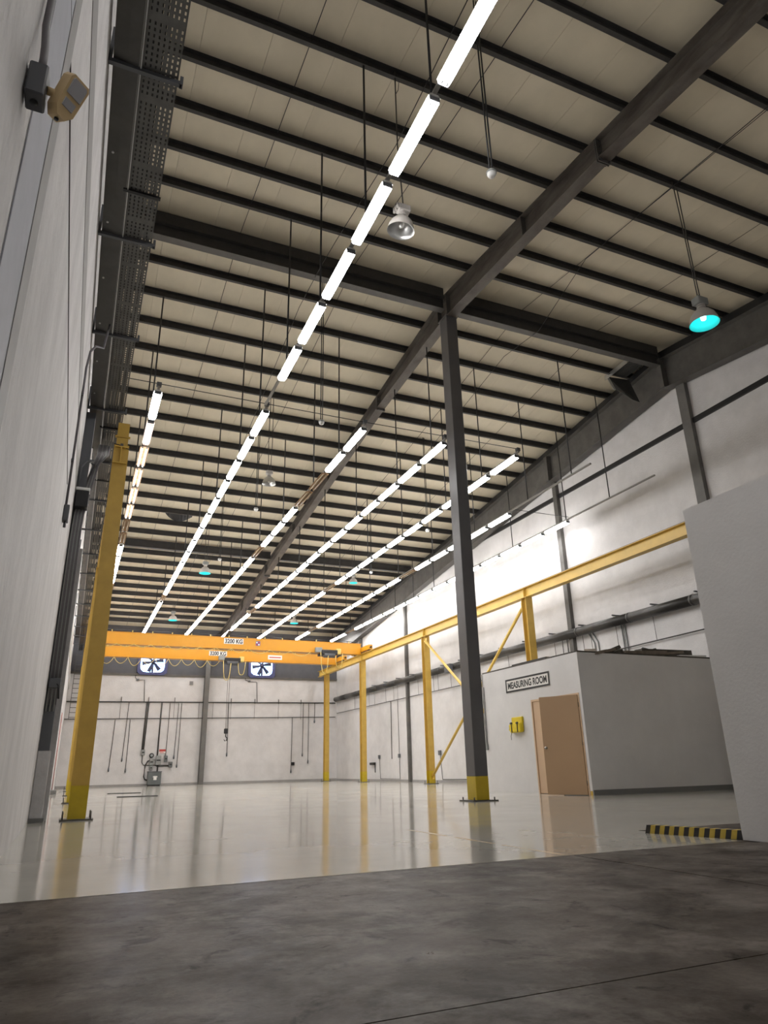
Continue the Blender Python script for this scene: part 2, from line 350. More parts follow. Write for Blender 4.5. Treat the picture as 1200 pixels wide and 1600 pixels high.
# ------------------------------------------------------------------ steel frame
def rafter(x, w, depth, ys, name, label, m, web=0.014, topoff=0.0):
    root = thing(name, label, 'beam', (x, YRIDGE, zb(YRIDGE)-0.9))
    top = [(x, y, zb(y)-topoff) for y in ys]; bot = [(x, y, zb(y)-topoff-depth(y)) for y in ys]
    def slab(b, line, hw, t0, t1):
        for p, q in zip(line, line[1:]):
            a = [(p[0]-hw, p[1], p[2]+t0), (p[0]+hw, p[1], p[2]+t0), (p[0]+hw, p[1], p[2]+t1), (p[0]-hw, p[1], p[2]+t1)]
            c = [(q[0]-hw, q[1], q[2]+t0), (q[0]+hw, q[1], q[2]+t0), (q[0]+hw, q[1], q[2]+t1), (q[0]-hw, q[1], q[2]+t1)]
            b.strip(a, c)
        for L, rev in ((line[0], 1), (line[-1], 0)):
            b.add([(L[0]-hw, L[1], L[2]+t0), (L[0]+hw, L[1], L[2]+t0), (L[0]+hw, L[1], L[2]+t1), (L[0]-hw, L[1], L[2]+t1)], [(0,1,2,3)])
        return b
    slab(B(), top, w/2, -0.016, 0).build('top_flange', m, root)
    slab(B(), bot, w/2, 0, 0.016).build('bottom_flange', m, root)
    b = B()
    for i in range(len(ys)-1):
        a = [(x-web/2, ys[i], bot[i][2]), (x+web/2, ys[i], bot[i][2]), (x+web/2, ys[i], top[i][2]), (x-web/2, ys[i], top[i][2])]
        c = [(x-web/2, ys[i+1], bot[i+1][2]), (x+web/2, ys[i+1], bot[i+1][2]), (x+web/2, ys[i+1], top[i+1][2]), (x-web/2, ys[i+1], top[i+1][2])]
        b.strip(a, c)
    b.build('web', m, root)
    return root
def interp(tab):
    def f(y):
        for (a, da), (b, db) in zip(tab, tab[1:]):
            if a <= y <= b: return da + (db-da)*(y-a)/(b-a)
        return tab[-1][1]
    return f
ys = [-8.9, -4, 0, 3.5, 7.0, 8.6, 10.5, 12.2, 12.85, 13.6, 15.2, 17.3, 20, 24, 29, 34, 38, 41.9]
dC = interp([(-9, .70), (-4, .62), (3.5, .50), (7, .46), (12.2, .64), (12.85, .70), (13.6, .62), (17.3, .42), (29, .46), (34, .6), (42, .78)])
XC = 7.60
rc = rafter(XC, 0.26, dC, ys, 'roof_rafter', 'long dark steel roof rafter resting on the tall column mid-hall', 'steel_worn')
for y in (7.05, 17.3, 31.0):
    for d in (-0.018, 0.018):
        B().box(XC-0.135, XC+0.135, y+d-0.009, y+d+0.009, zb(y)-dC(y)-0.07, zb(y)-0.01).build('splice_plate', 'steel', rc)
    for sx in (-1, 1):
        for j in range(4):
            z = zb(y)-dC(y)-0.04 + j*(dC(y)+0.02)/3.4
            B().tube([(XC+sx*0.09, y-0.06, z), (XC+sx*0.09, y+0.06, z)], 0.013, 6).build('bolt', 'rod', rc)
for y in (9.4, 12.72, 13.2, 22.0, 26.5, 36.0):
    for sx in (-1, 1):
        x0, x1 = sorted((XC+sx*0.007, XC+sx*0.12)); B().box(x0, x1, y-0.006, y+0.006, zb(y)-dC(y)+0.016, zb(y)-0.016).build('stiffener', 'steel', rc)
rr = rafter(14.80, 0.30, lambda y: 0.98, [-8.9, 5, 12.85, 20, 30, 41.9], 'roof_rafter', 'dark steel rafter along the top of the right wall', 'steel', topoff=0.22)
rr2 = rafter(XL+0.16, 0.26, lambda y: 0.6, [-8.9, 5, 12.85, 20, 30, 41.9], 'roof_rafter', 'dark steel rafter along the top of the left wall above cable tray', 'steel')
bq = B()
for p_, q_ in ((-8.9, 12.85), (12.85, 41.9)):
    bq.extr([(14.70, p_, zb(p_)-0.22), (14.70, q_, zb(q_)-0.22), (14.70, q_, zb(q_)+0.02), (14.70, p_, zb(p_)+0.02)], (0.28, 0, 0))
bq.build('eave_gap_strip', 'black', rr)  # black strip set in for the dark gap between rafter top and purlins
B().box(14.60, 14.82, 18.45, 18.62, zb(18.5)-1.18, zb(18.5)-0.24).build('stiffener', 'steel', rr)
B().box(14.60, 14.82, 12.75, 12.90, zb(12.8)-1.18, zb(12.8)-0.24).build('stiffener', 'steel', rr)

def strut(x0, x1, y, z1, h, w, label, top=True):
    root = thing('roof_strut', label, 'beam', (x0, y, z1-h))
    B().box(x0, x1, y-w/2, y+w/2, z1-0.014, z1).build('top_flange', 'purlin', root)
    B().box(x0, x1, y-w/2, y+w/2, z1-h, z1-h+0.014).build('bottom_flange', 'steel', root)
    B().box(x0, x1, y-0.006, y+0.006, z1-h+0.014, z1-0.014).build('web', 'purlin', root)
    if top: B().box(x0, x1, y-w*0.3, y+w*0.3, z1, z1+0.30).build('ridge_channel', 'purlin', root)
    return root
strut(XL+0.05, XC-0.14, 12.85, 11.93, 0.36, 0.20, 'deep double ridge beam left of the tall dark column')
strut(XC+0.14, 14.64, 12.85, 11.93, 0.36, 0.20, 'deep double ridge beam right of the tall dark column')
ys2 = YRIDGE+SP*16+0.12
strut(XL+0.05, XC-0.14, ys2, zb(ys2)+0.14, 0.34, 0.2, 'thick dark roof strut far down the hall, left of rafter', False)
strut(XC+0.14, 14.64, ys2, zb(ys2)+0.14, 0.34, 0.2, 'thick dark roof strut far down the hall, right of rafter', False)

# main column
cx0, cx1, cy0, cy1 = 7.45, 7.745, 12.70, 13.05
mc = thing('steel_column', 'tall dark grey steel column with yellow painted foot', 'column', (7.6, 12.88, 0))
B().bbox(cx0, cx1, cy0, cy1, 0.46, zb(12.85)-0.69, 0.008).build('shaft', 'column', mc)
B().bbox(cx0-0.001, cx1+0.001, cy0-0.001, cy1+0.001, 0.02, 0.46, 0.008).build('painted_foot', 'yellow_base', mc)
B().box(cx0-0.14, cx1+0.14, cy0-0.10, cy1+0.10, 0.0, 0.022).build('base_plate', 'steel', mc)
B().box(cx0-0.03, cx1+0.03, cy0-0.05, cy1+0.05, zb(12.85)-0.705, zb(12.85)-0.685).build('cap_plate', 'steel', mc)
for x in (cx0-0.08, cx1+0.08):
    for y in (cy0-0.05, cy1+0.05): B().tube([(x, y, 0.02), (x, y, 0.075)], 0.016, 6).build('anchor_bolt', 'steel', mc)

# steel pilaster on the left wall, white plinth below
pc = thing('wall_pilaster', 'dark grey steel pilaster on a pale plinth at left wall', 'column', (XL+0.1, 12.6, 0))
B().bbox(XL+0.001, -0.25, 12.42, 12.75, 0.0, 1.02, 0.01).build('plinth', 'plinth', pc)
B().box(XL+0.001, -0.22, 12.40, 12.78, 0.0, 0.06).build('plinth_skirting', 'skirting', pc)
B().box(XL+0.001, -0.27, 12.42, 12.72, 1.02, 6.9).build('shaft', 'boxgrey', pc)
B().box(XL+0.001, -0.19, 12.78, 13.3, 0.0, 4.4).build('side_casing', 'plinth', pc)
# near column band
na = thing('wall_column', 'blue-grey painted column band in the near left wall', 'column', (XL, 2.6, 0))
B().box(XL+0.001, XL+0.006, 2.34, 2.80, 0, 6.9).build('face', 'blue_grey', na)
B().box(XL+0.001, XL+0.010, 2.80, 3.00, 0, 6.9).build('edge_casing', 'grey_trim', na)

# ------------------------------------------------------------------ crane runways
ZT = 6.32     # top of runway beams
def runway(x, y0, y1, label, lip):
    root = thing('crane_runway', label, 'crane runway', (x, y0, ZT-0.34))
    B().box(x-0.11, x+0.11, y0, y1, ZT-0.34, ZT-0.322).build('bottom_flange', 'yellow_beam', root)
    B().box(x-0.11, x+0.11, y0, y1, ZT-0.018, ZT).build('top_flange', 'yellow_beam', root)
    B().box(x-0.008, x+0.008, y0, y1, ZT-0.322, ZT-0.018).build('web', 'yellow_beam', root)
    B().box(x-0.025, x+0.025, y0, y1, ZT, ZT+0.05).build('rail', 'steel', root)
    return root
def cpost(x, y, label, m='yellow', top=ZT-0.34, stub=False, brk=True):
    root = thing('crane_post', label, 'column', (x, y, 0), 'yellow posts carrying the crane runways')
    w = 0.13; d = 0.14
    hbeam(B(), x-w, x+w, y-d, y+d, 0.50, top, 0.018).build('shaft', m, root)
    hbeam(B(), x-w-.001, x+w+.001, y-d-.001, y+d+.001, 0.02, 0.50, 0.02).build('painted_foot', 'yellow_base', root)
    B().box(x-0.24, x+0.24, y-0.22, y+0.22, 0, 0.022).build('base_plate', 'steel', root)
    for sx in (-0.2, 0.2):
        for sy in (-0.17, 0.17): B().tube([(x+sx, y+sy, 0.02), (x+sx, y+sy, 0.13)], 0.012, 6).build('anchor_bolt', 'steel', root)
    for sx in (-1, 1): B().box(x+sx*0.06-0.05, x+sx*0.06+0.05, y-0.006, y+0.006, top, ZT-0.02).build('stiffener', 'yellow_beam', root)
    return root
LX, RX = 0.235, 13.70
rl = runway(LX, 12.42, 41.8, 'yellow crane runway beam on posts along the left wall', -1)
rrw = runway(RX, 8.5, 41.5, 'yellow crane runway beam on posts along the right wall', 1)
for i, y in enumerate((12.62, 20.0, 27.0, 34.0, 40.2)):
    p = cpost(LX, y, ['thick near yellow H-section post beside the left wall pilaster', 'second yellow post along left wall, mostly behind the near one', 'third yellow post along the left wall from the camera', 'fourth yellow post along the left wall from the camera', 'last yellow post along the left wall by the far wall'][i])
    if i == 0:
        B().box(LX-0.13, LX+0.13, y-0.145, y-0.141, 0.50, ZT+0.05).build('cover_flange', 'yellow', p)
        B().box(LX-0.10, LX+0.10, y-0.13, y-0.10, ZT+0.0, ZT+0.50).build('end_stop', 'yellow', p)
        B().box(LX-0.13, LX+0.13, y-0.15, y-0.09, ZT+0.20, ZT+0.23).build('end_stop_plate', 'yellow', p)
        B().tube([(LX-0.14, y-0.15, ZT+0.05), (LX-0.05, y-0.17, ZT+0.03), (LX+0.06, y-0.17, ZT-0.01), (LX+0.15, y-0.15, ZT-0.03)], 0.008, 6).build('tie_wire', 'rod', p)
for y, lab in ((40.1, 'yellow crane post in the far right corner'), (34.3, 'slim yellow crane post second from the far right corner'), (26.9, 'yellow crane post where the cross brace starts, left of dark column'), (19.2, 'yellow crane post rising behind the measuring room'), (10.4, 'yellow crane post behind the near right partition')):
    cpost(RX, y, lab)
for k, y in enumerate([13.2+0.62*i for i in range(18)]):
    B().box(LX-0.155, LX-0.095, y, y+0.10, ZT-0.03, ZT+0.02).build('rail_clip', 'steel', rl)
def brace(p, q, label):
    root = thing('cross_brace', label, 'brace', p)
    B().tube([p, q], 0.055, 8).build('tube', 'yellow_beam', root)
    for e, s in ((p, 1), (q, -1)):
        d = (Vector(q)-Vector(p)).normalized()*s
        B().obox(Vector(e)+d*0.0, (0.008, 0, 0), (0, 0.14, 0), (0, 0, 0.12)).build('gusset_plate', 'yellow_beam', root)
brace((RX, 26.72, 0.30), (RX, 19.40, 5.75), 'yellow diagonal brace rising towards the camera from the post foot')
brace((RX-0.09, 26.72, 5.75), (RX-0.09, 19.40, 0.35), 'yellow diagonal brace falling towards the camera from the post top')

# ------------------------------------------------------------------ overhead cranes
def lettering(txt, w, h, place, m, parent, name='lettering'):
    vs, fs = text_mesh(txt, w, h)
    return B().add([place(x, y) for x, y in vs], fs).build(name, m, parent)
def crane(y, z0, z1, xs, label, trolley_x, sign_x, front):
    root = thing('overhead_crane', label, 'crane', (LX, y, ZT))
    hw = 0.17
    B().bbox(LX+0.1, RX-0.12, y-hw, y+hw, z0+0.02, z1-0.02, 0.004).build('girder', 'crane', root)
    B().box(LX+0.05, RX-0.08, y-hw-0.03, y+hw+0.03, z0, z0+0.02).build('bottom_flange', 'crane', root)
    B().box(LX+0.05, RX-0.08, y-hw-0.02, y+hw+0.02, z1-0.02, z1).build('top_flange', 'crane', root)
    for x, nm in ((LX, 0), (RX, 1)):
        t = B().bbox(x-0.11, x+0.11, y-1.25, y+1.25, ZT+0.09, ZT+0.33, 0.012).build('end_truck', 'crane', root)
        for yy in (y-1.0, y+1.0): B().tube([(x-0.05, yy, ZT+0.13), (x+0.05, yy, ZT+0.13)], 0.08, 12).build('wheel', 'steel', t)
        for yy in (y-1.30, y+1.30): B().tube([(x, yy-0.05, ZT+0.2), (x, yy+0.05, ZT+0.2)], 0.045, 8).build('buffer', 'black', t)
    # weld seams and small brackets along the top
    for i in range(14):
        x = 1.2+0.9*i
        B().box(x-0.02, x+0.02, y-hw-0.04, y-hw-0.01, z1-0.02, z1+0.09).build('cable_bracket', 'festoon', root)
    B().tube([(LX+0.2, y-hw-0.03, z1+0.08), (RX-0.3, y-hw-0.03, z1+0.08)], 0.012, 6).build('conductor_rail', 'black', root)
    # capacity board
    s = B().box(sign_x-0.48, sign_x+0.48, y-hw-0.006, y-hw-0.001, z0+0.24, z1-0.06).build('capacity_board', 'signwhite', root)
    lettering('3200 KG', 0.86, (z1-z0)*0.38, lambda a, b: (sign_x+a, y-hw-0.009, (z0+0.24+z1-0.06)/2+b), 'black', s)
    # hoist trolley
    h = B().bbox(trolley_x-0.42, trolley_x+0.42, y-hw-0.34, y+0.30, z0-0.12, z0+0.12, 0.02).build('hoist', 'black', root)
    B().tube([(trolley_x-0.30, y-hw-0.20, z0-0.12), (trolley_x+0.30, y-hw-0.20, z0-0.12)], 0.15, 12).build('rope_drum', 'boxgrey', h)
    B().bbox(trolley_x+0.36, trolley_x+0.62, y-hw-0.30, y-hw-0.02, z0-0.08, z0+0.20, 0.02).build('motor', 'festoon', h)
    B().bbox(trolley_x-0.72, trolley_x-0.38, y-hw-0.22, y-hw-0.02, z0+0.0, z0+0.24, 0.01).build('control_box', 'boxlight', h)
    for a, b2 in ((-0.50, 1.05), (0.28, 0.75)):
        pts = []
        for i in range(11):
            t = i/10; pts.append((trolley_x+a+0.42*t, y-hw-0.32, z0-0.02-b2*(1-(2*t-1)**4)))
        B().tube(pts, 0.018, 6).build('cable_loop', 'festoon', h)
    return root, h
# nearer crane: hoist far right; further crane: hoist mid-span with rope and hook
c1, h1 = crane(34.4, 6.29, 6.86, None, 'nearer orange-yellow overhead crane with hoist at its right end', 11.75, 6.85, True)
c2, h2 = crane(38.2, 6.27, 6.82, None, 'further orange-yellow overhead crane with hook hanging mid-span', 7.55, 6.80, True)
def festoon(root, y, z, x0, x1, n, dep):
    for i in range(n):
        a = x0+(x1-x0)*i/n; b = x0+(x1-x0)*(i+1)/n; d = dep*random.uniform(0.7, 1.15)
        B().tube([(a+(b-a)*t/8, y-0.23, z-d*(1-(2*t/8-1)**2)) for t in range(9)], 0.014, 5).build('festoon_loop', 'festoon', root)
festoon(c2, 38.2, 6.25, 0.9, 6.9, 9, 0.42)
festoon(c1, 34.4, 6.30, 0.7, 7.5, 9, 0.16)
festoon(c1, 34.4, 6.30, 7.6, 10.8, 3, 0.20)
for dx in (-0.06, 0.06): B().tube([(7.45+dx, 38.0, 6.1), (7.45+dx*0.5, 38.0, 2.72)], 0.010, 5).build('hoist_rope', 'wire', h2)
hb = B().bbox(7.35, 7.55, 37.92, 38.08, 2.50, 2.76, 0.03).build('hook_block', 'black', h2)
B().tube([(7.45, 38.0, 2.50), (7.45, 38.0, 2.36), (7.53, 38.0, 2.27), (7.50, 38.0, 2.16), (7.41, 38.0, 2.14), (7.36, 38.0, 2.22)], [0.03, 0.03, 0.032, 0.03, 0.025, 0.015], 8).build('hook', 'black', hb)
# maker's plates
pb = B().box(9.55, 10.35, 38.2-0.178, 38.2-0.172, 6.42, 6.66).build('maker_plate', 'signwhite', c2)
B().box(9.62, 10.28, 38.2-0.182, 38.2-0.179, 6.51, 6.57).build('plate_stripe', 'red', pb)
pm = B().box(7.95, 8.17, 34.4-0.178, 34.4-0.172, 6.50, 6.72).build('maker_plate', 'blue', c1)
for a in (0, 1):
    for b_ in (0, 1): B().box(7.97+0.10*a, 8.04+0.10*a, 34.4-0.182, 34.4-0.179, 6.52+0.10*b_, 6.59+0.10*b_).build('plate_mark', 'signwhite' if a != b_ else 'red', pm)

# ------------------------------------------------------------------ fluorescent light rows
FL = 1.205; PITCH = 1.40; ZL = 8.10
def make_batten(kind):
    root = thing('fluorescent_batten', 'x', 'light fixture', (0, 0, 0))
    lit = kind != 'off'
    if kind in ('cover', 'dim'):       # wrap-around opal cover under a shallow tray
        b = B(); e = 0.02
        sec = lambda y, k: [(-0.062*k, y, -0.022), (0.062*k, y, -0.022), (0.086*k, y, 0.026), (0.078*k, y, 0.052), (-0.078*k, y, 0.052), (-0.086*k, y, 0.026)]
        r0, r1, r2, r3 = sec(e, 0.86), sec(e+0.03, 1), sec(FL-e-0.03, 1), sec(FL-e, 0.86)
        b.strip(r0, r1).strip(r1, r2).strip(r2, r3); b.add(r0, [(5,4,3,2,1,0)]); b.add(r3, [(0,1,2,3,4,5)])
        b.build('opal_cover', 'opal' if kind == 'cover' else 'opal_dim', root)
        B().extr([(-0.080, 0, 0.0525), (0.080, 0, 0.0525), (0.05, 0, 0.095), (-0.05, 0, 0.095)], (0, FL, 0)).build('gear_tray', 'white', root)
        for y in (0.006, FL-0.006): B().box(-0.07, 0.07, y-0.006, y+0.006, -0.010, 0.0705).build('end_cap', 'boxgrey', root)
        for y in (0.05, FL-0.05):
            for x in (-0.035, 0.035): B().box(x-0.008, x+0.008, y-0.020, y+0.020, -0.0245, -0.0222).build('cover_clip', 'boxlight', root)
        return root
    body = 'rusty'
    B().extr([(-0.105, 0, 0.035), (-0.035, 0, 0.055), (0.035, 0, 0.055), (0.105, 0, 0.035), (0.105, 0, 0.029), (0.03, 0, 0.046), (-0.03, 0, 0.046), (-0.105, 0, 0.029)], (0, FL, 0)).build('reflector_tray', body, root)
    B().box(-0.03, 0.03, 0.02, FL-0.02, 0.055, 0.095).build('gear_channel', 'channel', root)
    for x in (-0.052, 0.052):
        B().tube([(x, 0.045, 0.012), (x, FL-0.045, 0.012)], 0.019, 8).build('tube', 'tube' if lit else 'tube_off', root)
        for y in (0.018, FL-0.018):
            B().box(x-0.018, x+0.018, y-0.014, y+0.014, -0.012, 0.045).build('lampholder', 'white' if lit else 'rusty', root)
    return root
protos = {}
def batten(x, y, kind, label):
    if kind not in protos:
        src = protos[kind] = make_batten(kind); src.location = (x, y, ZL); src['label'] = label; src['group'] = 'fluorescent battens in the hanging light rows'; return src
    return dup(protos[kind], (x, y, ZL), label, 'fluorescent battens in the hanging light rows')
ROWS = [  # x, first start, count, unlit indices, phrase
    (0.83, 13.45, 19, {6, 7, 12}, 'light row beside left crane runway'),
    (3.13, 13.45, 20, {13}, 'second light row from left wall'),
    (5.47, 13.45, 20, {2, 3, 7}, 'third light row from left wall'),
    (7.60, 13.45, 20, {14}, 'fourth light row, behind tall dark column'),
    (9.72, 13.45, 20, {10}, 'light row just right of dark column'),
    (11.98, 17.25, 17, {5, 14}, 'second light row from right wall'),
    (14.22, 17.22, 17, {14}, 'light row nearest the right wall'),
]
def trunk(x, y0, y1, rods, label):
    root = thing('light_trunking', label, 'light trunking', (x, y0, ZL+0.1))
    B().box(x-0.025, x+0.025, y0, y1, ZL+0.094, ZL+0.135).build('channel', 'channel', root)
    for y in rods:
        top = zb(y) + (0.05 if abs(x-XC) > 0.2 else -dC(y))
        B().tube([(x, y, ZL+0.13), (x, y, top)], 0.018, 6).build('hanger_rod', 'rod', root)
for r, (x, y0, n, off, ph) in enumerate(ROWS):
    for i in range(n):
        kind = 'off' if i in off else ('dim' if r == 0 and i == 1 else 'open' if r == 0 and 2 <= i <= 5 else 'cover')
        batten(x, y0+PITCH*i, kind, '%s batten, %s from near end of %s' % ({'off': 'unlit tan', 'open': 'lit open', 'dim': 'dim pinkish', 'cover': 'lit'}[kind], ORD[i], ph))
    st = 13.3 if r >= 5 else y0-0.1
    rods = [YRIDGE+SP*k+0.2 for k in ((1, 3, 6, 9, 12, 15, 18, 21, 24, 26) if r % 2 else (2, 4, 7, 10, 13, 15, 17, 20, 23, 26))]
    trunk(x, st, y0+PITCH*n, [y for y in rods if y > st], 'grey hanging channel carrying the ' + ph)
for i in range(-8, 6):
    batten(3.08, 3.80+PITCH*i, 'cover', 'lit batten of the overhead run, %s from its far end' % ORD[5-i])
trunk(3.08, -7.6, 13.3, [YRIDGE-SP*k-0.16 for k in (19, 16, 13, 11, 9, 7, 5, 3, 1)], 'grey hanging channel of the overhead light run nearest the camera')
fc = thing('feed_conduit', 'thin dark conduit crossing above the near ends of light rows', 'conduit', (0.2, 13.38, ZL+0.2))
B().tube([(0.2, 13.38, ZL+0.20), (5.47, 13.38, ZL+0.17), (9.72, 13.38, ZL+0.20)], 0.010, 6).build('conduit', 'rod', fc)
for x in (0.83, 3.13, 5.47, 7.60, 9.72): B().bbox(x-0.05, x+0.05, 13.33, 13.43, ZL+0.13, ZL+0.22, 0.008).build('junction_box', 'boxgrey', fc)
fc2 = thing('feed_conduit', 'thin dark conduit between the two right-hand light rows', 'conduit', (11.98, 17.2, ZL+0.2))
B().tube([(11.98, 17.18, ZL+0.18), (14.22, 17.18, ZL+0.18)], 0.010, 6).build('conduit', 'rod', fc2)

# ------------------------------------------------------------------ high-bay lamps and drop sensors
def highbay(x, y, z, d, mode, label):
    root = thing('high_bay_lamp', label, 'lamp', (x, y, z), 'high-bay lamps under the roof')
    R = d/2; on = mode == 'cyan'
    ax = Vector((0.0, 0.0, 1.0)) if mode != 'off' else Vector((0.10, -0.12, 1.0)).normalized()
    c = Vector((x, y, z))
    outer = [(R*1.04, 0.0), (R, 0.01), (R*0.97, d*0.18), (R*0.84, d*0.36), (R*0.58, d*0.52), (R*0.34, d*0.60), (R*0.26, d*0.66)]
    inner = [(R*1.04, 0.0), (R*0.96, 0.012), (R*0.92, d*0.17), (R*0.79, d*0.34), (R*0.53, d*0.49), (R*0.2, d*0.56), (0.001, d*0.57)]
    B().lathe(outer, c, 24, ax).build('reflector', 'lampcap' if mode != 'clear' else 'aluminium', root)
    B().lathe(inner, c, 24, ax).build('reflector_lining', 'cyan' if on else 'aluminium', root)
    B().lathe([(0.002, d*0.14), (R*0.17, d*0.18), (R*0.21, d*0.30), (R*0.15, d*0.44), (R*0.10, d*0.56)], c, 14, ax).build('bulb', 'cyan_core' if on else 'white', root)
    g = c+ax*(d*0.66)
    B().lathe([(0.001, 0), (R*0.32, 0), (R*0.32, d*0.05), (R*0.20, d*0.06), (R*0.20, d*0.10), (R*0.30, d*0.11), (R*0.30, d*0.16), (R*0.001, d*0.16)], g, 14, ax, smooth=False).build('neck', 'lampcap', root)
    k = g+ax*(d*0.28)
    B().bbox(k.x-R*0.50, k.x+R*0.50, k.y-R*0.36, k.y+R*0.36, k.z-d*0.13, k.z+d*0.17, 0.015).build('ballast_box', 'lampcap' if not on else 'boxlight', root)
    if mode == 'off':
        for i in (-1, 0, 1): B().tube([(k.x-R*0.62, k.y+i*0.06, k.z-d*0.10), (k.x-R*0.62, k.y+i*0.06, k.z+d*0.10)], 0.022, 6).build('cooling_fin', 'lampcap', root)
    top = zr(y)
    for s in ((0.0,) if mode == 'off' else (-0.03, 0.03)):
        B().tube([(k.x+s, k.y, k.z+d*0.16), (x+s*2.2, y+s, (z+top)/2), (x+s*1.5, y, top)], 0.011, 5).build('suspension_cable', 'wire', root)
    if mode == 'off':
        B().tube([(x+0.02, y, top), (x+0.07, y, top-0.25), (x+0.05, y, top-0.45), (x+0.01, y, top-0.55)], 0.006, 5).build('flex', 'wire', root)
    return root
highbay(3.64, 7.39, 8.19, 0.40, 'off', 'dead grey-white high-bay lamp hanging beside the overhead light run')
highbay(9.77, 7.39, 8.16, 0.50, 'cyan', 'large cyan-glowing high-bay lamp under the right roof bay')
highbay(4.52, 18.65, 8.62, 0.385, 'clear', 'unlit clear high-bay lamp hanging between second and third light rows')
highbay(4.30, 28.2, 8.34, 0.45, 'cyan', 'small cyan high-bay lamp left of the third light row')
highbay(4.30, 38.1, 8.30, 0.45, 'cyan', 'tiny cyan high-bay lamp just above the crane, left side')
highbay(10.90, 28.3, 8.50, 0.37, 'cyan', 'small cyan high-bay lamp right of dark rafter, mid-hall')
highbay(10.90, 37.7, 8.45, 0.45, 'cyan', 'tiny cyan high-bay lamp just above the crane, right side')
def sensor(x, y, z, label, twin=True):
    root = thing('drop_sensor', label, 'sensor', (x, y, z), 'small sensors on drop rods')
    top = zr(y)
    for s in ((-0.035, 0.035) if twin else (0,)):
        B().tube([(x+s*0.6, y, z+0.06), (x+s*0.6, y, top)], 0.012, 5).build('drop_rod', 'rod', root)
    B().lathe([(0.001, 0.06), (0.055, 0.06), (0.06, 0.04), (0.06, 0.0), (0.045, -0.03), (0.02, -0.045), (0.001, -0.045)], (x, y, z), 14).build('head', 'white', root)
    B().lathe([(0.066, 0.045), (0.072, 0.03), (0.066, 0.015)], (x, y, z), 14).build('collar', 'boxlight', root)
for x, y, lab in ((4.24, 5.82, 'white drop sensor nearest the camera, right of overhead light run'), (4.37, 13.29, 'white drop sensor on twin rods left of the rafter'), (4.31, 19.29, 'drop sensor on twin rods beside the second light row'), (4.30, 24.91, 'small drop sensor above the left cyan lamp'), (10.09, 19.31, 'drop sensor just left of the dark column'), (10.30, 24.75, 'drop sensor on rods between the fifth and sixth light rows')):
    sensor(x, y, 8.0, lab)

# roof wiring along purlins
def wiring(pts, label, r=0.008, name='roof_cable'):
    o = B().tube(pts, r, 5).build(name, 'rod', None, loc=pts[0]); return tag(o, label, 'cable')
wiring([(3.85, 3.0, zb(3)-0.02), (4.25, 8.7, zb(8.7)-0.02), (4.2, 11.8, zb(11.8)-0.02), (4.0, 12.4, 11.5), (4.1, 14.4, zb(14.4)-0.02), (4.2, 24, zb(24)-0.02), (4.3, 38, zb(38)-0.02)], 'thin dark cable clipped under the purlins feeding left lamps')
wiring([(9.6, 3.0, zb(3)-0.02), (9.7, 10.0, zb(10)-0.02), (10.2, 11.6, zb(11.6)-0.02), (10.2, 12.6, 11.52), (10.3, 14.4, zb(14.4)-0.02), (10.7, 28, zb(28)-0.02), (10.9, 37.7, zb(37.7)-0.02)], 'thin dark cable clipped under the purlins feeding right lamps')

# sheet-metal roof vent chute by the right rafter
vc = thing('vent_chute', 'folded sheet-metal chute hanging from roof by the right rafter', 'vent', (14.2, 14.0, 11.0))
B().extr([(13.95, 13.35, 12.0), (13.95, 14.35, 11.95), (13.95, 14.35, 11.80), (13.95, 13.35, 11.85)], (0.01, 0, 0)).build('side_flange', 'aluminium', vc)
B().extr([(14.0, 14.25, 11.88), (14.62, 14.05, 11.80), (14.60, 13.75, 10.85), (14.42, 13.85, 10.95), (14.12, 14.15, 11.42)], (0.0, -0.012, 0.004)).build('front_sheet', 'duct', vc)
B().extr([(14.0, 14.25, 11.90), (14.12, 14.15, 11.42), (14.08, 14.18, 11.40), (13.95, 14.28, 11.90)], (0, -0.02, 0)).build('folded_edge', 'aluminium', vc)
for i in range(9): B().box(14.05+i*0.06, 14.08+i*0.06, 13.3, 14.15, 11.90, 11.93).build('louvre_slat', 'duct', vc)

# ------------------------------------------------------------------ left wall services
ZTR = 6.98
ct = thing('cable_tray', 'long perforated grey cable tray high along the left wall', 'cable tray', (0.03, 2, ZTR))
b = B(); x0t, x1t = -0.13, 0.20; nx = 7; px = (x1t-x0t)/nx; py = 0.062; y = 2.0; j = 0
while y < 17.0:
    for i in range(nx):
        a = x0t+i*px; hx = px*0.17; hy = py*0.26; cxx = a+px/2; cyy = y+py/2
        if (j % 14) in (0,):
            b.add([(a, y, ZTR), (a+px, y, ZTR), (a+px, y+py, ZTR), (a, y+py, ZTR)], [(0,1,2,3)]); continue
        vs = [(a, y, ZTR), (a+px, y, ZTR), (a+px, y+py, ZTR), (a, y+py, ZTR), (cxx-hx, cyy-hy, ZTR), (cxx+hx, cyy-hy, ZTR), (cxx+hx, cyy+hy, ZTR), (cxx-hx, cyy+hy, ZTR)]
        b.add(vs, [(0,1,5,4),(1,2,6,5),(2,3,7,6),(3,0,4,7)])
    y += py; j += 1
yend = y
b.build('perforated_pan', 'galv', ct)
b = B()
for i in range(nx+1):
    x = x0t+i*px; b.box(x-0.011, x+0.011, yend, 41.6, ZTR-0.002, ZTR+0.002)
b.build('slotted_pan', 'galv', ct)
for x in (x0t, x1t): B().box(x-0.003, x+0.003, 2.0, 41.6, ZTR, ZTR+0.07).build('side_rail', 'galv', ct)
yb = 5.2
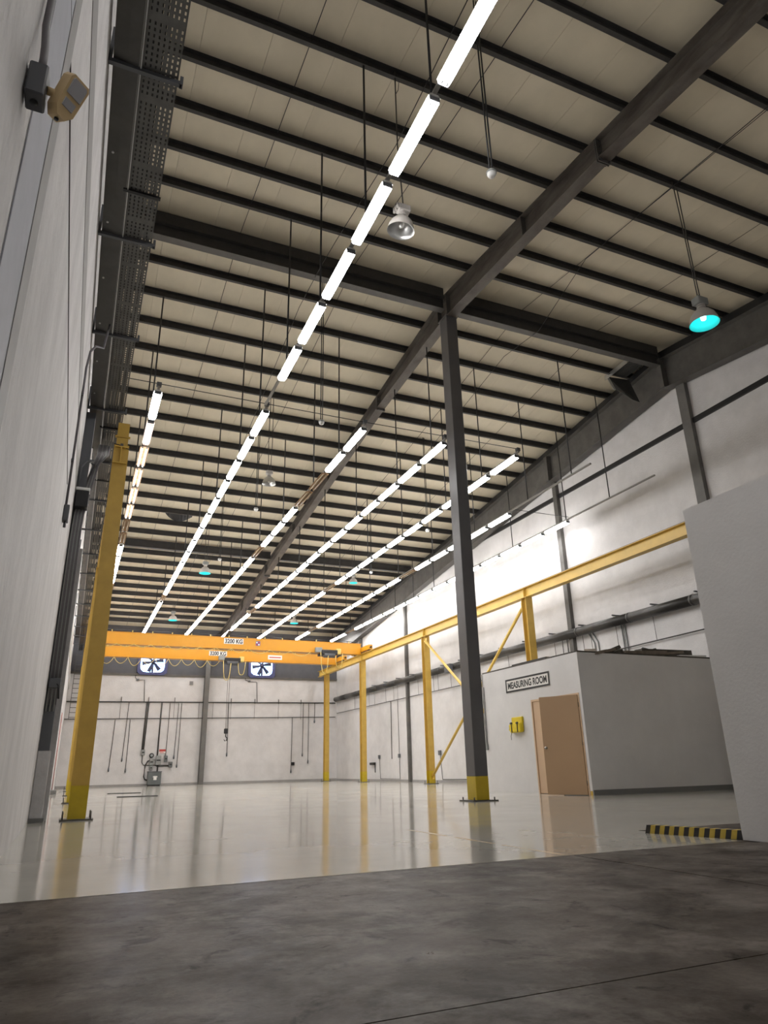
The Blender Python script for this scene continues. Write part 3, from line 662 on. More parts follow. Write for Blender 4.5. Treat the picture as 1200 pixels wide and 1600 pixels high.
for yb in (2.9, 5.2, 7.6, 9.82, 12.33, 14.8, 17.2, 19.6, 22.0, 24.4, 26.8, 29.2, 31.6, 34.0, 36.4, 38.8):
    br = B().box(XL+0.001, x1t+0.04, yb-0.022, yb+0.022, ZTR-0.05, ZTR-0.006).build('bracket', 'boxgrey', ct)
    B().box(XL+0.001, XL+0.03, yb-0.02, yb+0.02, ZTR-0.006, ZTR+0.40).build('bracket_upright', 'boxgrey', br)
    B().box(x1t+0.02, x1t+0.05, yb-0.03, yb+0.03, ZTR-0.05, ZTR+0.05).build('bracket_lip', 'boxgrey', br)
for yb in (6.78, 13.1, 15.9): B().box(x0t-0.06, x1t+0.02, yb-0.02, yb+0.02, ZTR-0.03, ZTR-0.006).build('joint_strap', 'black', ct)
B().tube([(x0t-0.01, 2.0, ZTR-0.02), (x0t-0.012, 12.4, ZTR-0.022), (x0t-0.03, 41, ZTR-0.02)], 0.006, 5).build('earth_wire', 'aluminium', ct)
for x_, r_ in ((-0.10, 0.016), (-0.065, 0.012), (-0.02, 0.018), (0.03, 0.014), (0.06, 0.012), (0.14, 0.017)):
    B().tube([(x_+random.uniform(-0.012, 0.012), 2.0+1.7*i, ZTR+r_+0.004) for i in range(24)], r_, 6).build('cable', 'black', ct)
cd = thing('cable_duct', 'dark solid metal duct between left wall and perforated tray', 'duct', (-0.27, 2, ZTR))
B().box(XL+0.04, x0t-0.03, 2.0, 14.2, ZTR+0.0, ZTR+0.13).build('casing', 'duct', cd)
B().box(XL+0.16, x0t-0.03, 2.0, 12.4, ZTR-0.012, ZTR).build('cover', 'duct', cd)
for yb in [3.0+1.1*i for i in range(9)]: B().tube([(XL+0.10, yb, ZTR-0.012), (XL+0.10, yb, ZTR+0.01)], 0.014, 8).build('rivet', 'aluminium', cd)
# ladder drop at the far end
ld = thing('ladder_tray', 'vertical ladder tray dropping down far end of left wall', 'cable tray', (0.0, 41.5, 3.4))
for x in (-0.2, 0.2): B().box(x-0.015, x+0.015, 41.50, 41.56, 3.4, ZTR).build('stringer', 'galv', ld)
for i in range(14): B().box(-0.2, 0.2, 41.52, 41.54, 3.5+0.25*i, 3.53+0.25*i).build('rung', 'galv', ld)
# thin conduit down to a switch box
sc = thing('wall_conduit', 'thin conduit dropping from cable tray to small switch box', 'conduit', (XL, 9.35, 3.9))
B().tube([(XL+0.02, 9.35, 3.95), (XL+0.02, 9.35, 6.05), (XL+0.04, 9.37, 6.32), (XL+0.10, 9.42, 6.46), (XL+0.20, 9.5, 6.50), (XL+0.24, 9.52, 6.93)], 0.016, 8).build('conduit', 'cable', sc)
bx = B().bbox(XL+0.002, XL+0.07, 9.27, 9.43, 3.74, 3.95, 0.008).build('switch_box', 'boxgrey', sc)
B().tube([(XL+0.035, 9.35, 3.74), (XL+0.035, 9.35, 3.66)], 0.018, 8).build('gland', 'boxgrey', bx)
for z in (4.6, 5.6): B().box(XL+0.001, XL+0.035, 9.31, 9.39, z-0.015, z+0.015).build('clip', 'boxgrey', sc)
# cables sweeping from tray down the pilaster
pcab = thing('cable_bundle', 'bundle of grey cables sweeping off the tray down dark pilaster', 'cables', (-0.3, 12.4, 1.5))
for i in range(9):
    xx = XL+0.03+0.018*i; x2 = -0.16+0.03*i*0.8
    B().tube([(xx, 12.38, 1.6+0.1*(i % 3)), (xx, 12.38, 4.3+0.05*i), (xx+0.01, 12.36, 4.9), (xx*0.5+x2*0.5, 12.45, 5.5+0.05*i), (x2, 12.9, 6.3), (x2, 13.8, 6.9)], 0.013, 6).build('cable', 'cable' if i % 3 else 'boxlight', pcab)
fb = thing('junction_box', 'dark junction box with pale cover on the left pilaster', 'electrical box', (-0.33, 12.38, 5.2))
B().bbox(XL+0.02, -0.20, 12.20, 12.42, 4.98, 5.28, 0.01).build('body', 'black', fb)
B().bbox(XL+0.01, -0.19, 12.18, 12.42, 5.28, 5.33, 0.01).build('cover', 'white', fb)
B().tube([(XL+0.03, 12.3, 5.33), (XL+0.04, 12.3, 5.75), (XL+0.12, 12.3, 5.88), (-0.17, 12.32, 5.82)], 0.022, 8).build('bend', 'boxgrey', fb)
fb2 = thing('junction_box', 'small dark switch box low on the left pilaster', 'electrical box', (-0.33, 12.38, 2.2))
B().bbox(XL+0.02, -0.24, 12.26, 12.41, 1.95, 2.10, 0.01).build('body', 'boxgrey', fb2)
B().tube([(-0.33, 12.3, 2.05), (-0.26, 12.25, 1.98), (-0.24, 12.25, 1.78)], 0.014, 6).build('lead', 'black', fb2)
# motion detector group
jb = thing('junction_box', 'dark grey junction box with bent conduit beside motion detector', 'electrical box', (XL, 2.14, 2.95))
jbb = B().bbox(XL+0.007, XL+0.07, 2.10, 2.19, 2.93, 3.08, 0.006).build('body', 'boxgrey', jb)
B().lathe([(0.001, 0.0), (0.014, 0.0), (0.014, 0.003), (0.001, 0.003)], (XL+0.038, 2.145, 2.929), 14, (0, 0, -1)).build('knockout', 'black', jbb)
B().tube([(XL+0.04, 2.145, 3.08), (XL+0.04, 2.145, 3.15), (XL+0.035, 2.155, 3.22), (XL+0.022, 2.165, 3.34), (XL+0.022, 2.165, 5.2)], 0.014, 10).build('conduit', 'cable', jb)
md_ = thing('motion_detector', 'cream motion detector with two lens windows on left wall', 'motion detector', (XL+0.08, 2.16, 3.0))
def mdp(u, v, w):     # u: across, v: up, w: out of the face; face looks towards the hall and down
    n = Vector((0.62, -0.62, -0.48)).normalized(); ua = Vector((0.71, 0.71, 0.0)).normalized(); va = n.cross(ua).normalized()
    if va.z < 0: va = -va
    c = Vector((XL+0.142, 2.16, 3.015)); u *= 0.80; v *= 0.80; w *= 0.8; return c + ua*u + va*v + n*w
def mdbox(name, m, prof_f, d0, d1, parent):
    a = [mdp(u, v, d0) for u, v in prof_f]; c = [mdp(u*0.92, v*0.92, d1) for u, v in prof_f]; n = len(a)
    bb_ = B().strip(a, c); bb_.add(c, [tuple(range(n))]); bb_.add(a, [tuple(range(n))[::-1]]); return bb_.build(name, m, parent)
prof = [(-0.052, -0.075), (-0.025, -0.115), (0.025, -0.115), (0.052, -0.075), (0.056, 0.085), (0.045, 0.105), (-0.045, 0.105), (-0.056, 0.085)]
body = mdbox('body', 'cream', prof, -0.035, 0.028, md_)
B().tube([(XL+0.068, 2.15, 3.01), tuple(mdp(0, 0, -0.03))], 0.016, 8).build('swivel_mount', 'cream', md_)
mdbox('lens_window', 'lens', [(-0.040, 0.005), (0.040, 0.005), (0.042, 0.078), (0.034, 0.090), (-0.034, 0.090), (-0.042, 0.078)], 0.018, 0.034, md_)
mdbox('lens_window', 'lens', [(-0.030, -0.060), (0.030, -0.060), (0.032, -0.018), (-0.032, -0.018)], 0.018, 0.033, md_)
B().tube([mdp(0.0, -0.112, 0.0), mdp(0.0, -0.122, 0.0)], 0.008, 8).build('led', 'black', md_)
# red pipes at far left wall and coil
rp = thing('red_pipe', 'pair of thin red pipes on the far left wall', 'pipe', (XL, 30.5, 0))
for y in (30.0, 30.6): B().tube([(XL+0.04, y, 0.15), (XL+0.04, y+0.1, 2.9)], 0.016, 8).build('pipe', 'pinkred', rp)
B().box(XL+0.001, XL+0.2, 29.6, 31.0, 0.0, 0.14).build('plinth', 'skirting', rp)
tw = thing('white_conduit', 'pale conduits running along far left wall under the tray', 'conduit', (XL, 14, 4.6))
for i, z in enumerate((5.0, 5.25)): B().tube([(XL+0.05, 13.4, z), (XL+0.05, 41.8, z)], 0.03, 8).build('pipe', 'white', tw)

# ------------------------------------------------------------------ far wall services
Yw = YF-0.03
def vtube(root, pts, r, m='wire', name='conduit'):
    return B().tube([(x, Yw-0.01, z) for x, z in pts], r, 6).build(name, m, root)
pp = thing('wall_pipe', 'upper thin dark pipe along the far wall', 'pipe', (1.2, Yw, 4.4))
vtube(pp, [(XL+0.02, 4.36), (14.9, 4.50)], 0.030, 'pipe', 'pipe')
for x in (2.36, 3.81, 5.23, 8.44, 9.84, 11.29, 12.69): B().box(x-0.012, x+0.012, Yw-0.05, Yw+0.02, 4.40, 4.66).build('pipe_hanger', 'pipe', pp)
pp2 = thing('wall_pipe', 'lower thin dark pipe along the far wall', 'pipe', (1.2, Yw, 3.5))
vtube(pp2, [(XL+0.02, 3.45), (14.9, 3.66)], 0.020, 'pipe', 'pipe')
for x in (2.36, 3.81, 5.23, 6.6, 7.4, 8.44, 9.84, 11.29, 12.69):
    vtube(pp2, [(x, 3.5), (x, 4.40)], 0.008, 'wire', 'hanger_wire')
drops = [((2.16, 3.42), (2.09, 0.90), 'drop lead leftmost on far wall, by the near yellow post'), ((2.78, 4.36), (2.71, 1.40), 'second drop lead from left on the far wall'), ((2.93, 3.45), (2.94, 0.85), 'third drop lead from left on the far wall'), ((4.99, 4.36), (4.97, 1.53), 'drop lead ending at a small box beside the red sign'), ((5.46, 4.36), (5.42, 1.49), 'drop lead right of the red sign, shorter of two'), ((5.63, 4.36), (5.61, 1.04), 'drop lead right of the red sign, longer of two'), ((8.29, 4.43), (8.34, 1.59), 'drop lead behind the crane hook'), ((12.16, 3.60), (12.15, 0.62), 'drop lead with small black box, right half of far wall'), ((12.84, 4.49), (12.83, 1.53), 'drop lead second from right corner post'), ((13.18, 4.50), (13.18, 1.13), 'drop lead next to the right corner post, long one'), ((13.57, 4.50), (13.56, 3.44), 'very short drop lead near the right corner post')]
for (a, b_, lab) in drops:
    root = thing('drop_lead', lab, 'cable', (b_[0], Yw, b_[1]), 'drop leads on the far wall')
    vtube(root, [a, ((a[0]+b_[0])/2+0.01, (a[1]+b_[1])/2), b_], 0.016, 'wire', 'lead')
    B().tube([(b_[0], Yw-0.02, b_[1]+0.06), (b_[0], Yw-0.02, b_[1]-0.06), (b_[0], Yw-0.02, b_[1]-0.14)], [0.030, 0.045, 0.03], 8).build('socket', 'boxgrey', root)
    if lab.startswith('drop lead with small'): B().bbox(b_[0]+0.02, b_[0]+0.20, Yw-0.08, Yw, 0.90, 1.08, 0.01).build('box', 'black', root)
dp = thing('switchgear', 'grey floor panel with conduits and breaker boxes on far wall', 'switchgear', (4.45, Yw, 0))
pn = B().bbox(4.10, 4.80, Yw-0.35, Yw, 0.06, 0.70, 0.012).build('cabinet', 'panelgrey', dp)
B().box(4.14, 4.76, Yw-0.33, Yw-0.02, 0, 0.06).build('plinth', 'black', pn)
B().box(4.40, 4.56, Yw-0.356, Yw-0.351, 0.30, 0.50).build('sticker', 'signwhite', pn)
B().box(4.36, 4.60, Yw-0.358, Yw-0.353, 0.44, 0.49).build('sticker', 'signwhite', pn)
B().bbox(4.08, 4.82, Yw-0.37, Yw, 0.70, 0.74, 0.008).build('lid', 'boxgrey', pn)
vtube(dp, [(3.74, 4.40), (3.70, 1.80)], 0.040, 'pipe'); vtube(dp, [(3.84, 4.40), (3.78, 1.80)], 0.030, 'pipe')
vtube(dp, [(4.54, 4.40), (4.53, 1.50)], 0.038, 'pipe'); vtube(dp, [(4.60, 1.1), (4.60, 0.72)], 0.038, 'pipe')
vtube(dp, [(3.74, 1.62), (3.76, 1.2), (3.84, 1.07), (4.2, 1.06), (5.2, 1.04)], 0.022, 'pipe')
vtube(dp, [(4.12, 0.30), (3.98, 0.34), (3.92, 0.48), (3.94, 1.05), (4.06, 1.28), (4.16, 1.30)], 0.034, 'pipe')
vtube(dp, [(4.34, 1.32), (4.46, 1.32), (4.48, 1.02), (4.6, 0.98), (5.16, 1.0)], 0.018, 'pipe')
for (x0, x1, z0, z1, m) in ((3.66, 3.86, 1.58, 1.86, 'boxlight'), (4.14, 4.36, 1.06, 1.38, 'boxlight'), (4.17, 4.34, 0.82, 1.02, 'boxlight'), (4.46, 4.74, 1.06, 1.55, 'boxlight'), (4.90, 5.08, 1.22, 1.54, 'panelgrey'), (5.16, 5.36, 0.94, 1.22, 'panelgrey')):
    e = B().bbox(x0, x1, Yw-0.16, Yw, z0, z1, 0.012).build('enclosure', m, dp)
    B().box(x0+0.04, x1-0.04, Yw-0.175, Yw-0.161, (z0+z1)/2-0.03, (z0+z1)/2+0.03).build('switch_handle', 'black', e)
B().lathe([(0.001, 0.08), (0.12, 0.08), (0.13, 0.0)], (4.23, Yw-0.01, 1.56), 16, (0, -1, 0)).build('meter', 'black', dp)
B().lathe([(0.001, 0.085), (0.07, 0.085)], (4.23, Yw-0.01, 1.56), 16, (0, -1, 0)).build('meter_glass', 'boxlight', dp)
ws = thing('warning_sign', 'small red and white warning sign above breaker boxes', 'sign', (4.78, Yw, 1.78))
B().box(4.61, 4.96, Yw-0.012, Yw, 1.66, 1.88).build('plate', 'signwhite', ws)
B().box(4.615, 4.955, Yw-0.015, Yw-0.0125, 1.76, 1.875).build('header', 'red', ws)
for i in range(3): B().box(4.65, 4.92-0.05*i, Yw-0.015, Yw-0.0125, 1.675+0.027*i, 1.688+0.027*i).build('print_line', 'red', ws)
vp = thing('wall_plate', 'small grey square plate high on the far wall', 'vent', (6.08, Yw, 5.5))
B().box(5.97, 6.18, Yw-0.02, Yw, 5.39, 5.60).build('plate', 'grey_trim', vp)
for i in range(3): B().box(5.99, 6.16, Yw-0.03, Yw-0.02, 5.42+0.06*i, 5.44+0.06*i).build('slat', 'boxgrey', vp)
def fan(xc, label):
    z = 6.62; root = thing('exhaust_fan', label, 'fan', (xc, YF, z), 'wall exhaust fans')
    yf = YF-0.05; R = 0.66; s = 0.82; n = 28
    b = B(); ring = []
    for k in range(n):
        t = 2*math.pi*k/n; c_, s_ = math.cos(t), math.sin(t); m_ = max(abs(c_), abs(s_))
        q_ = (abs(c_)**5+abs(s_)**5)**-0.2
        ring.append(((xc+R*c_*q_, z+R*s_*q_*0.90), (xc+s*c_/m_, z+0.74*s_/m_)))
    vs = [(p[0][0], yf-0.12, p[0][1]) for p in ring] + [(p[1][0], yf-0.12, p[1][1]) for p in ring] + [(p[0][0], yf, p[0][1]) for p in ring] + [(p[1][0], yf, p[1][1]) for p in ring]
    fs = []
    for k in range(n):
        q = (k+1) % n; fs += [(k, q, n+q, n+k), (k, 2*n+k, 2*n+q, q), (n+k, n+q, 3*n+q, 3*n+k)]
    b.add(vs, fs).build('frame', 'fanframe', root)
    B().add([(p[0][0], yf-0.004, p[0][1]) for p in ring], [tuple(range(n))]).build('daylight_opening', 'daylight', root)
    for k in range(6):
        t = 2*math.pi*k/6+0.25
        d = Vector((math.cos(t), 0, math.sin(t))); e = Vector((-math.sin(t), 0, math.cos(t)))
        c0 = Vector((xc, yf-0.06, z))
        B().add([c0+d*0.08+e*0.05, c0+d*0.08-e*0.05+Vector((0, 0.03, 0)), c0+d*0.58-e*0.15+Vector((0, 0.03, 0)), c0+d*0.60+e*0.08, c0+d*0.08+e*0.05-Vector((0, .01, 0)), c0+d*0.08-e*0.05+Vector((0, 0.02, 0)), c0+d*0.58-e*0.15+Vector((0, 0.02, 0)), c0+d*0.60+e*0.08-Vector((0, .01, 0))], [(0,1,2,3),(4,7,6,5),(0,3,7,4),(1,5,6,2),(3,2,6,7),(0,4,5,1)]).build('blade', 'fanblade', root)
    B().tube([(xc, yf-0.11, z), (xc, yf-0.02, z)], 0.13, 14).build('hub', 'fanblade', root)
    B().box(xc-0.05, xc+0.05, yf-0.11, yf-0.07, z-0.66, z-0.05).build('motor_support', 'fanblade', root)
    for a in (0.55, -0.55):
        B().obox((xc, yf-0.10, z), (0.70*math.cos(a), 0, 0.66*math.sin(a)), (0, 0.008, 0), (-0.012*math.sin(a), 0, 0.012*math.cos(a))).build('guard_bar', 'fanframe', root)
    for i in range(5): B().box(xc-0.64, xc+0.64, yf-0.03, yf-0.022, z-0.5+0.25*i-0.008, z-0.5+0.25*i+0.008).build('shutter_edge', 'fanframe', root)
    return root
fan(3.84, 'blue-lit exhaust fan on the left of the far wall')
fan(10.16, 'blue-lit exhaust fan on the right of the far wall')
for pts, lab in (([(2.99, 5.86), (2.98, 5.72), (3.10, 5.60), (3.49, 5.61), (3.57, 4.42)], 'bent cable below the left exhaust fan'), ([(9.22, 5.86), (9.20, 5.76), (9.44, 5.67), (9.91, 5.64), (9.98, 4.46)], 'bent cable below the right exhaust fan')):
    root = thing('fan_cable', lab, 'cable', (pts[-1][0], Yw, pts[-1][1]), 'cables feeding the exhaust fans')
    vtube(root, pts, 0.018, 'wire', 'cable'); B().bbox(pts[2][0]-0.06, pts[2][0]+0.08, Yw-0.06, Yw, pts[2][1]-0.04, pts[2][1]+0.05, 0.008).build('isolator', 'boxgrey', root)

# ------------------------------------------------------------------ right wall services
Xw = XR-0.02
du = thing('service_pipe', 'thick dark insulated pipe along the right wall', 'pipe', (14.85, 9, 4.7))
yy = 8.5; segs = []
while yy < 41.5:
    ln = min(2.4, 41.6-yy); B().tube([(14.82, yy, 4.68), (14.82, yy+ln-0.012, 4.68)], 0.145, 14).build('pipe_section', 'pipe', du)
    B().tube([(14.82, yy+ln-0.05, 4.68), (14.82, yy+ln+0.03, 4.68)], 0.152, 14).build('coupling', 'duct', du); yy += ln
for i in range(16):
    y = 11.5+1.6*i
    if y < 41: B().box(14.70, XR-0.001, y-0.02, y+0.02, 4.84, 4.88).build('pipe_clamp', 'boxgrey', du)
tp = thing('air_line', 'thin air line on wires below the thick right-wall pipe', 'pipe', (Xw, 12, 3.85))
B().tube([(Xw-0.06, 9.0, 3.92), (Xw-0.06, 16.0, 3.86), (Xw-0.06, 41.7, 3.86)], 0.018, 6).build('pipe', 'wire', tp)
for y in (12.9, 14.87, 16.1, 16.42, 17.6, 18.0, 18.83, 19.5, 22.4, 25.0, 26.98, 28.18, 28.63, 30.22, 32.59, 33.08, 34.09, 35.62, 36.4, 37.3, 38.6):
    B().tube([(Xw-0.06, y, 3.86), (Xw-0.08, y, 4.56)], 0.008, 5).build('hanger_wire', 'wire', tp)
def wtube(root, pts, r, m='wire', name='conduit'): return B().tube([(Xw-0.01, y, z) for y, z in pts], r, 6).build(name, m, root)
w1 = thing('wall_conduit', 'looped thin conduit with sockets low on right wall between posts', 'conduit', (Xw, 34, 0.1))
wtube(w1, [(33.6, 3.86), (33.64, 1.06)], 0.018); wtube(w1, [(32.76, 3.90), (32.71, 0.13), (35.14, 0.13), (35.23, 1.15)], 0.012)
B().bbox(Xw-0.06, Xw, 35.15, 35.31, 1.10, 1.28, 0.008).build('socket', 'boxgrey', w1); B().bbox(Xw-0.06, Xw, 32.62, 32.80, 1.10, 1.28, 0.008).build('socket', 'boxgrey', w1)
w2 = thing('wall_box', 'small black box with dangling lead low on right wall', 'electrical box', (Xw, 36, 0.8))
B().bbox(Xw-0.12, Xw, 35.78, 36.35, 0.80, 0.93, 0.01).build('body', 'black', w2); wtube(w2, [(35.85, 0.82), (35.84, 0.43)], 0.025, 'boxgrey', 'lead')
w3 = thing('wall_conduit', 'thin conduit loop low on right wall behind the diagonal brace', 'conduit', (Xw, 28, 0.1))
wtube(w3, [(28.43, 1.18), (28.30, 0.13), (24.5, 0.15)], 0.014); B().bbox(Xw-0.06, Xw, 28.33, 28.53, 1.12, 1.32, 0.008).build('socket', 'boxgrey', w3)
w4 = thing('wall_box', 'grey box clamped to the thick pipe behind the dark column', 'electrical box', (Xw, 26.5, 4.6))
B().bbox(14.5, 14.68, 26.3, 26.8, 4.42, 4.78, 0.01).build('body', 'boxgrey', w4)
w5 = thing('wall_conduit', 'bent twin conduits dropping from the thick pipe behind measuring room', 'conduit', (Xw, 17.5, 3))
wtube(w5, [(17.80, 4.62), (17.72, 4.50), (17.55, 4.25), (17.50, 3.0)], 0.022, 'boxlight'); wtube(w5, [(17.62, 4.62), (17.55, 4.50), (17.38, 4.25), (17.33, 3.0)], 0.022, 'boxlight')
w6 = thing('wall_conduit', 'straight twin conduits dropping from thick pipe nearest the partition', 'conduit', (Xw, 16.1, 3))
for dy in (0, 0.14): wtube(w6, [(16.12+dy, 4.62), (16.08+dy, 3.0)], 0.022, 'boxlight')
for i, y in enumerate((18.30, 18.42, 18.70)): wtube(w5, [(y+0.45, 4.6), (y+0.45, 3.0)], 0.012, 'wire')

# ------------------------------------------------------------------ measuring room
mx, my0, my1, mz = 10.45, 12.90, 17.13, 3.06
mr = thing('measuring_room', 'white boxed-in measuring room with tan double door against right wall', 'room', (12.7, 12.9, 0))
T = 0.10; dy0, dy1, dz = 12.99, 14.86, 2.16
B().box(mx, mx+T, my0, dy0, 0, mz).build('wall_pier', 'room_wall', mr)
B().box(mx, mx+T, dy1, my1, 0, mz).build('wall_panel', 'room_wall', mr)
B().box(mx, mx+T, dy0, dy1, dz, mz).build('wall_header', 'room_wall', mr)
B().box(mx+T, XR-0.14, my0, my0+T, 0, mz).build('wall_panel', 'room_wall', mr)
B().box(mx+T, XR-0.14, my1-T, my1, 0, mz).build('wall_panel', 'room_wall', mr)
B().box(mx+0.02, XR-0.14, my0+0.02, my1-0.02, mz, mz+0.04).build('roof_board', 'debris', mr)
B().box(mx+0.02, XR-0.14, my0-0.012, my0, 0, 0.11).build('skirting_board', 'skirting', mr)
B().box(mx-0.008, mx, my0-0.002, my0+0.07, 0.0, 0.09).build('corner_mark', 'yellow_beam', mr)
for yc, zz in ((17.08, 1.2), (17.02, 1.15)): B().tube([(mx-0.02, yc, zz), (mx-0.02, yc, 2.7 if yc < 17.05 else 3.05)], 0.010, 6).build('edge_conduit', 'wire', mr)
B().bbox(mx-0.05, mx, 17.0, 17.1, 1.05, 1.2, 0.006).build('edge_socket', 'boxlight', mr)
dr = B().box(mx-0.012, mx+T, dy1-0.045, dy1, 0, dz).box(mx-0.012, mx+T, dy0, dy0+0.045, 0, dz).box(mx-0.012, mx+T, dy0+0.045, dy1-0.045, dz-0.045, dz).build('door_1', 'door_lit', kind='structure')
dr['label'] = 'tan double door of the measuring room, right leaf ajar'
ym = (dy0+dy1)/2
B().box(mx+0.01, mx+0.05, ym+0.003, dy1-0.048, 0.01, dz-0.05).build('closed_leaf', 'door_lit', dr)
# open leaf, hinged on the near jamb and swung out into the hall
hx, hy = mx-0.012, dy0+0.05; L = 0.93; ang = math.radians(30)
dv = Vector((-math.sin(ang), math.cos(ang), 0)); nv = Vector((math.cos(ang), math.sin(ang), 0))
lf = B().obox(Vector((hx, hy, (dz-0.04)/2+0.008)) + dv*(L/2), dv*(L/2), nv*0.02, (0, 0, (dz-0.055)/2)).build('open_leaf', 'door', dr)
kc = Vector((hx, hy, 1.0)) + dv*(L-0.07) - nv*0.02
B().lathe([(0.001, 0.065), (0.022, 0.062), (0.030, 0.048), (0.026, 0.032), (0.012, 0.026), (0.012, 0.006), (0.030, 0.005), (0.030, 0.0)], kc, 14, -nv).build('door_knob', 'chrome', lf)
for z in (0.25, 1.08, 1.9): B().tube([(hx-0.004, hy-0.012, z-0.05), (hx-0.004, hy-0.012, z+0.05)], 0.009, 6).build('hinge', 'chrome', lf)
# inside of the room is dark behind the gap
sg = thing('room_sign', 'white MEASURING ROOM sign with thick black border', 'sign', (mx, 14.96, 2.45))
B().box(mx-0.012, mx-0.001, 14.00, 15.92, 2.43, 2.77).build('board', 'signwhite', sg)
B().box(mx-0.016, mx-0.0125, 14.0, 15.92, 2.43, 2.475).box(mx-0.016, mx-0.0125, 14.0, 15.92, 2.725, 2.77).box(mx-0.016, mx-0.0125, 14.0, 14.055, 2.475, 2.725).box(mx-0.016, mx-0.0125, 15.865, 15.92, 2.475, 2.725).build('border', 'black', sg)
lettering('MEASURING ROOM', 1.70, 0.175, lambda a, b_: (mx-0.015, 14.96-a, 2.60+b_), 'black', sg)
yb_ = thing('yellow_bag', 'yellow pouch with dark straps hanging left of the door', 'bag', (mx, 15.48, 1.42))
B().bbox(mx-0.13, mx-0.002, 15.24, 15.74, 1.42, 1.66, 0.03).build('pouch', 'bag', yb_)
B().bbox(mx-0.06, mx-0.002, 15.24, 15.72, 1.64, 1.80, 0.015).build('flap', 'bag', yb_)
for y in (15.36, 15.62):
    B().box(mx-0.142, mx-0.131, y-0.012, y+0.012, 1.43, 1.68).build('strap', 'black', yb_); B().bbox(mx-0.15, mx-0.128, y-0.05, y+0.05, 1.63, 1.67, 0.004).build('buckle', 'black', yb_)
B().tube([(mx-0.05, 15.74, 1.64), (mx-0.05, 15.84, 1.60), (mx-0.05, 15.85, 1.50), (mx-0.05, 15.75, 1.46)], 0.016, 8).build('handle', 'bag', yb_)
B().tube([(mx-0.13, 15.62, 1.44), (mx-0.14, 15.66, 1.34), (mx-0.13, 15.67, 1.25)], 0.008, 5).build('loose_strap', 'wire', yb_)
# offcuts lying on the room's roof
def debris(name, label, c, sx, sy, sz, rz, tilt, m, ribs=0):
    root = thing(name, label, 'offcut', c)
    a = Vector((math.cos(rz), math.sin(rz), math.tan(tilt))).normalized(); n = Vector((-math.sin(rz), math.cos(rz), 0)); u = a.cross(n).normalized()
    B().obox(Vector(c)+u*sz, a*sx, n*sy, u*sz).build('sheet', m, root)
    for i in range(ribs):
        B().obox(Vector(c)+u*(2*sz+0.01)+n*(sy*(-0.85+1.7*i/max(1, ribs-1))), a*sx, n*(sy*0.10), u*0.012).build('rib', m, root)
zt = mz+0.04
debris('sheet_offcut', 'crumpled grey sheet at the corner of the measuring room roof', (11.35, 13.10, zt), 0.42, 0.16, 0.018, 0.25, 0.20, 'card', 3)
debris('sheet_offcut', 'dark tilted sheet behind the corner on measuring room roof', (11.65, 13.35, zt), 0.36, 0.25, 0.03, -0.4, 0.36, 'debris', 3)
debris('sheet_offcut', 'long low brown board along front of measuring room roof', (12.6, 13.12, zt), 0.70, 0.16, 0.045, 0.05, 0.05, 'card')
debris('sheet_offcut', 'long dark plank lying on measuring room roof by partition', (13.5, 13.3, zt+0.02), 0.85, 0.12, 0.085, 0.03, 0.02, 'debris')
debris('sheet_offcut', 'pale panel strip on measuring room roof nearest the partition', (14.1, 13.08, zt), 0.45, 0.13, 0.02, 0.02, 0.03, 'white')
debris('sheet_offcut', 'thin dark sheet on roof edge above the room sign', (10.75, 14.9, zt), 0.25, 0.75, 0.02, 0.0, 0.02, 'black')
debris('sheet_offcut', 'broken dark corrugated piece mid-way on measuring room roof', (12.9, 13.5, zt), 0.5, 0.3, 0.07, 0.5, 0.22, 'debris', 4)
debris('sheet_offcut', 'bent brown card propped near the corner of measuring room roof', (11.15, 13.25, zt), 0.30, 0.14, 0.012, 0.9, 0.45, 'card')
debris('sheet_offcut', 'small grey bracket lying at front edge of measuring room roof', (11.75, 13.02, zt), 0.16, 0.05, 0.03, 0.1, 0.25, 'debris')
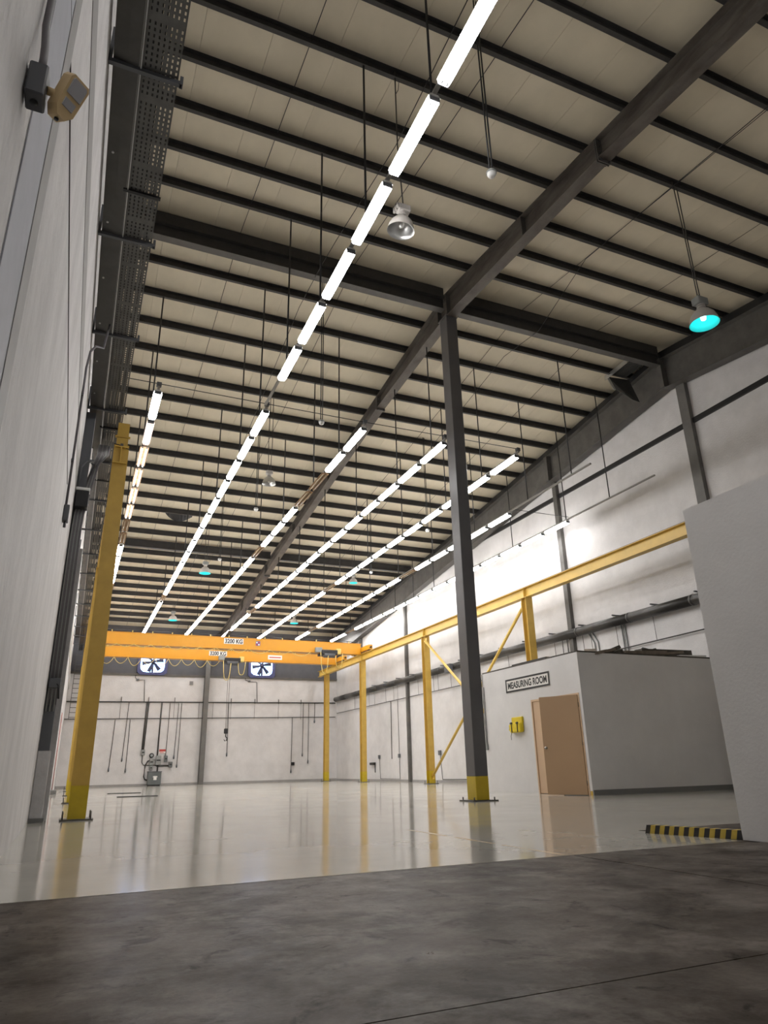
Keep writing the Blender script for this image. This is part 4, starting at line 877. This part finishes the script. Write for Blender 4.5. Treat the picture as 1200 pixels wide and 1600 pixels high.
debris('sheet_offcut', 'narrow dark batten leaning across roof debris by the partition', (13.2, 13.05, zt+0.02), 0.62, 0.04, 0.03, -0.1, 0.09, 'card')
B_ = thing('pipe_offcut', 'short dark pipe offcut lying on measuring room roof', 'offcut', (12.9, 13.25, zt))
B().tube([(12.75, 13.22, zt+0.17), (13.15, 13.30, zt+0.13)], 0.05, 10).build('pipe', 'rod', B_)

# ------------------------------------------------------------------ near right partition and kerb
B().box(5.50, XR-0.32, YN, 4.86, 0, 3.07).build('wall_partition', 'room_wall', kind='structure')['label'] = 'plain grey-white partition wall at the right edge'
kb = thing('striped_kerb', 'low kerb striped yellow and black at foot of partition', 'kerb', (5.4, 5.35, 0))
A0 = Vector((5.31, 5.84, 0)); A1 = Vector((5.50, 4.87, 0)); dd = (A1-A0).normalized(); nn_ = Vector((-dd.y, dd.x, 0)); Lk = (A1-A0).length
if nn_.x < 0: nn_ = -nn_
ns = 19; wsg = Lk/ns
for i in range(ns):
    p0 = A0+dd*(wsg*i); sk = 0.018
    def P(t, off, z): return p0+dd*(t*wsg+sk*z/0.08)+nn_*off+Vector((0, 0, z))
    a = [P(0, 0, 0), P(0, 0.012, 0.075), P(0, 0.10, 0.075), P(0, 0.115, 0)]; c = [P(1, 0, 0), P(1, 0.012, 0.075), P(1, 0.10, 0.075), P(1, 0.115, 0)]
    b = B().strip(a, c); b.add(a, [(3,2,1,0)]); b.add(c, [(0,1,2,3)]); b.build('stripe_segment', 'kerb_y' if i % 2 else 'kerb_b', kb)
# steel strips lying on the far floor
for (x0, x1, y0, y1, lab) in ((1.44, 2.55, 27.9, 28.1, 'thin dark steel strip on the far floor, further one'), (1.50, 2.65, 23.6, 23.8, 'thin dark steel strip on the far floor, nearer one')):
    r = thing('steel_strip', lab, 'steel strip', ((x0+x1)/2, y0, 0)); B().extr([(x0, y0, 0.0), (x1, y0-0.15, 0.0), (x1, y1-0.15, 0.0), (x0, y1, 0.0)], (0, 0, 0.02)).build('strip', 'black', r)
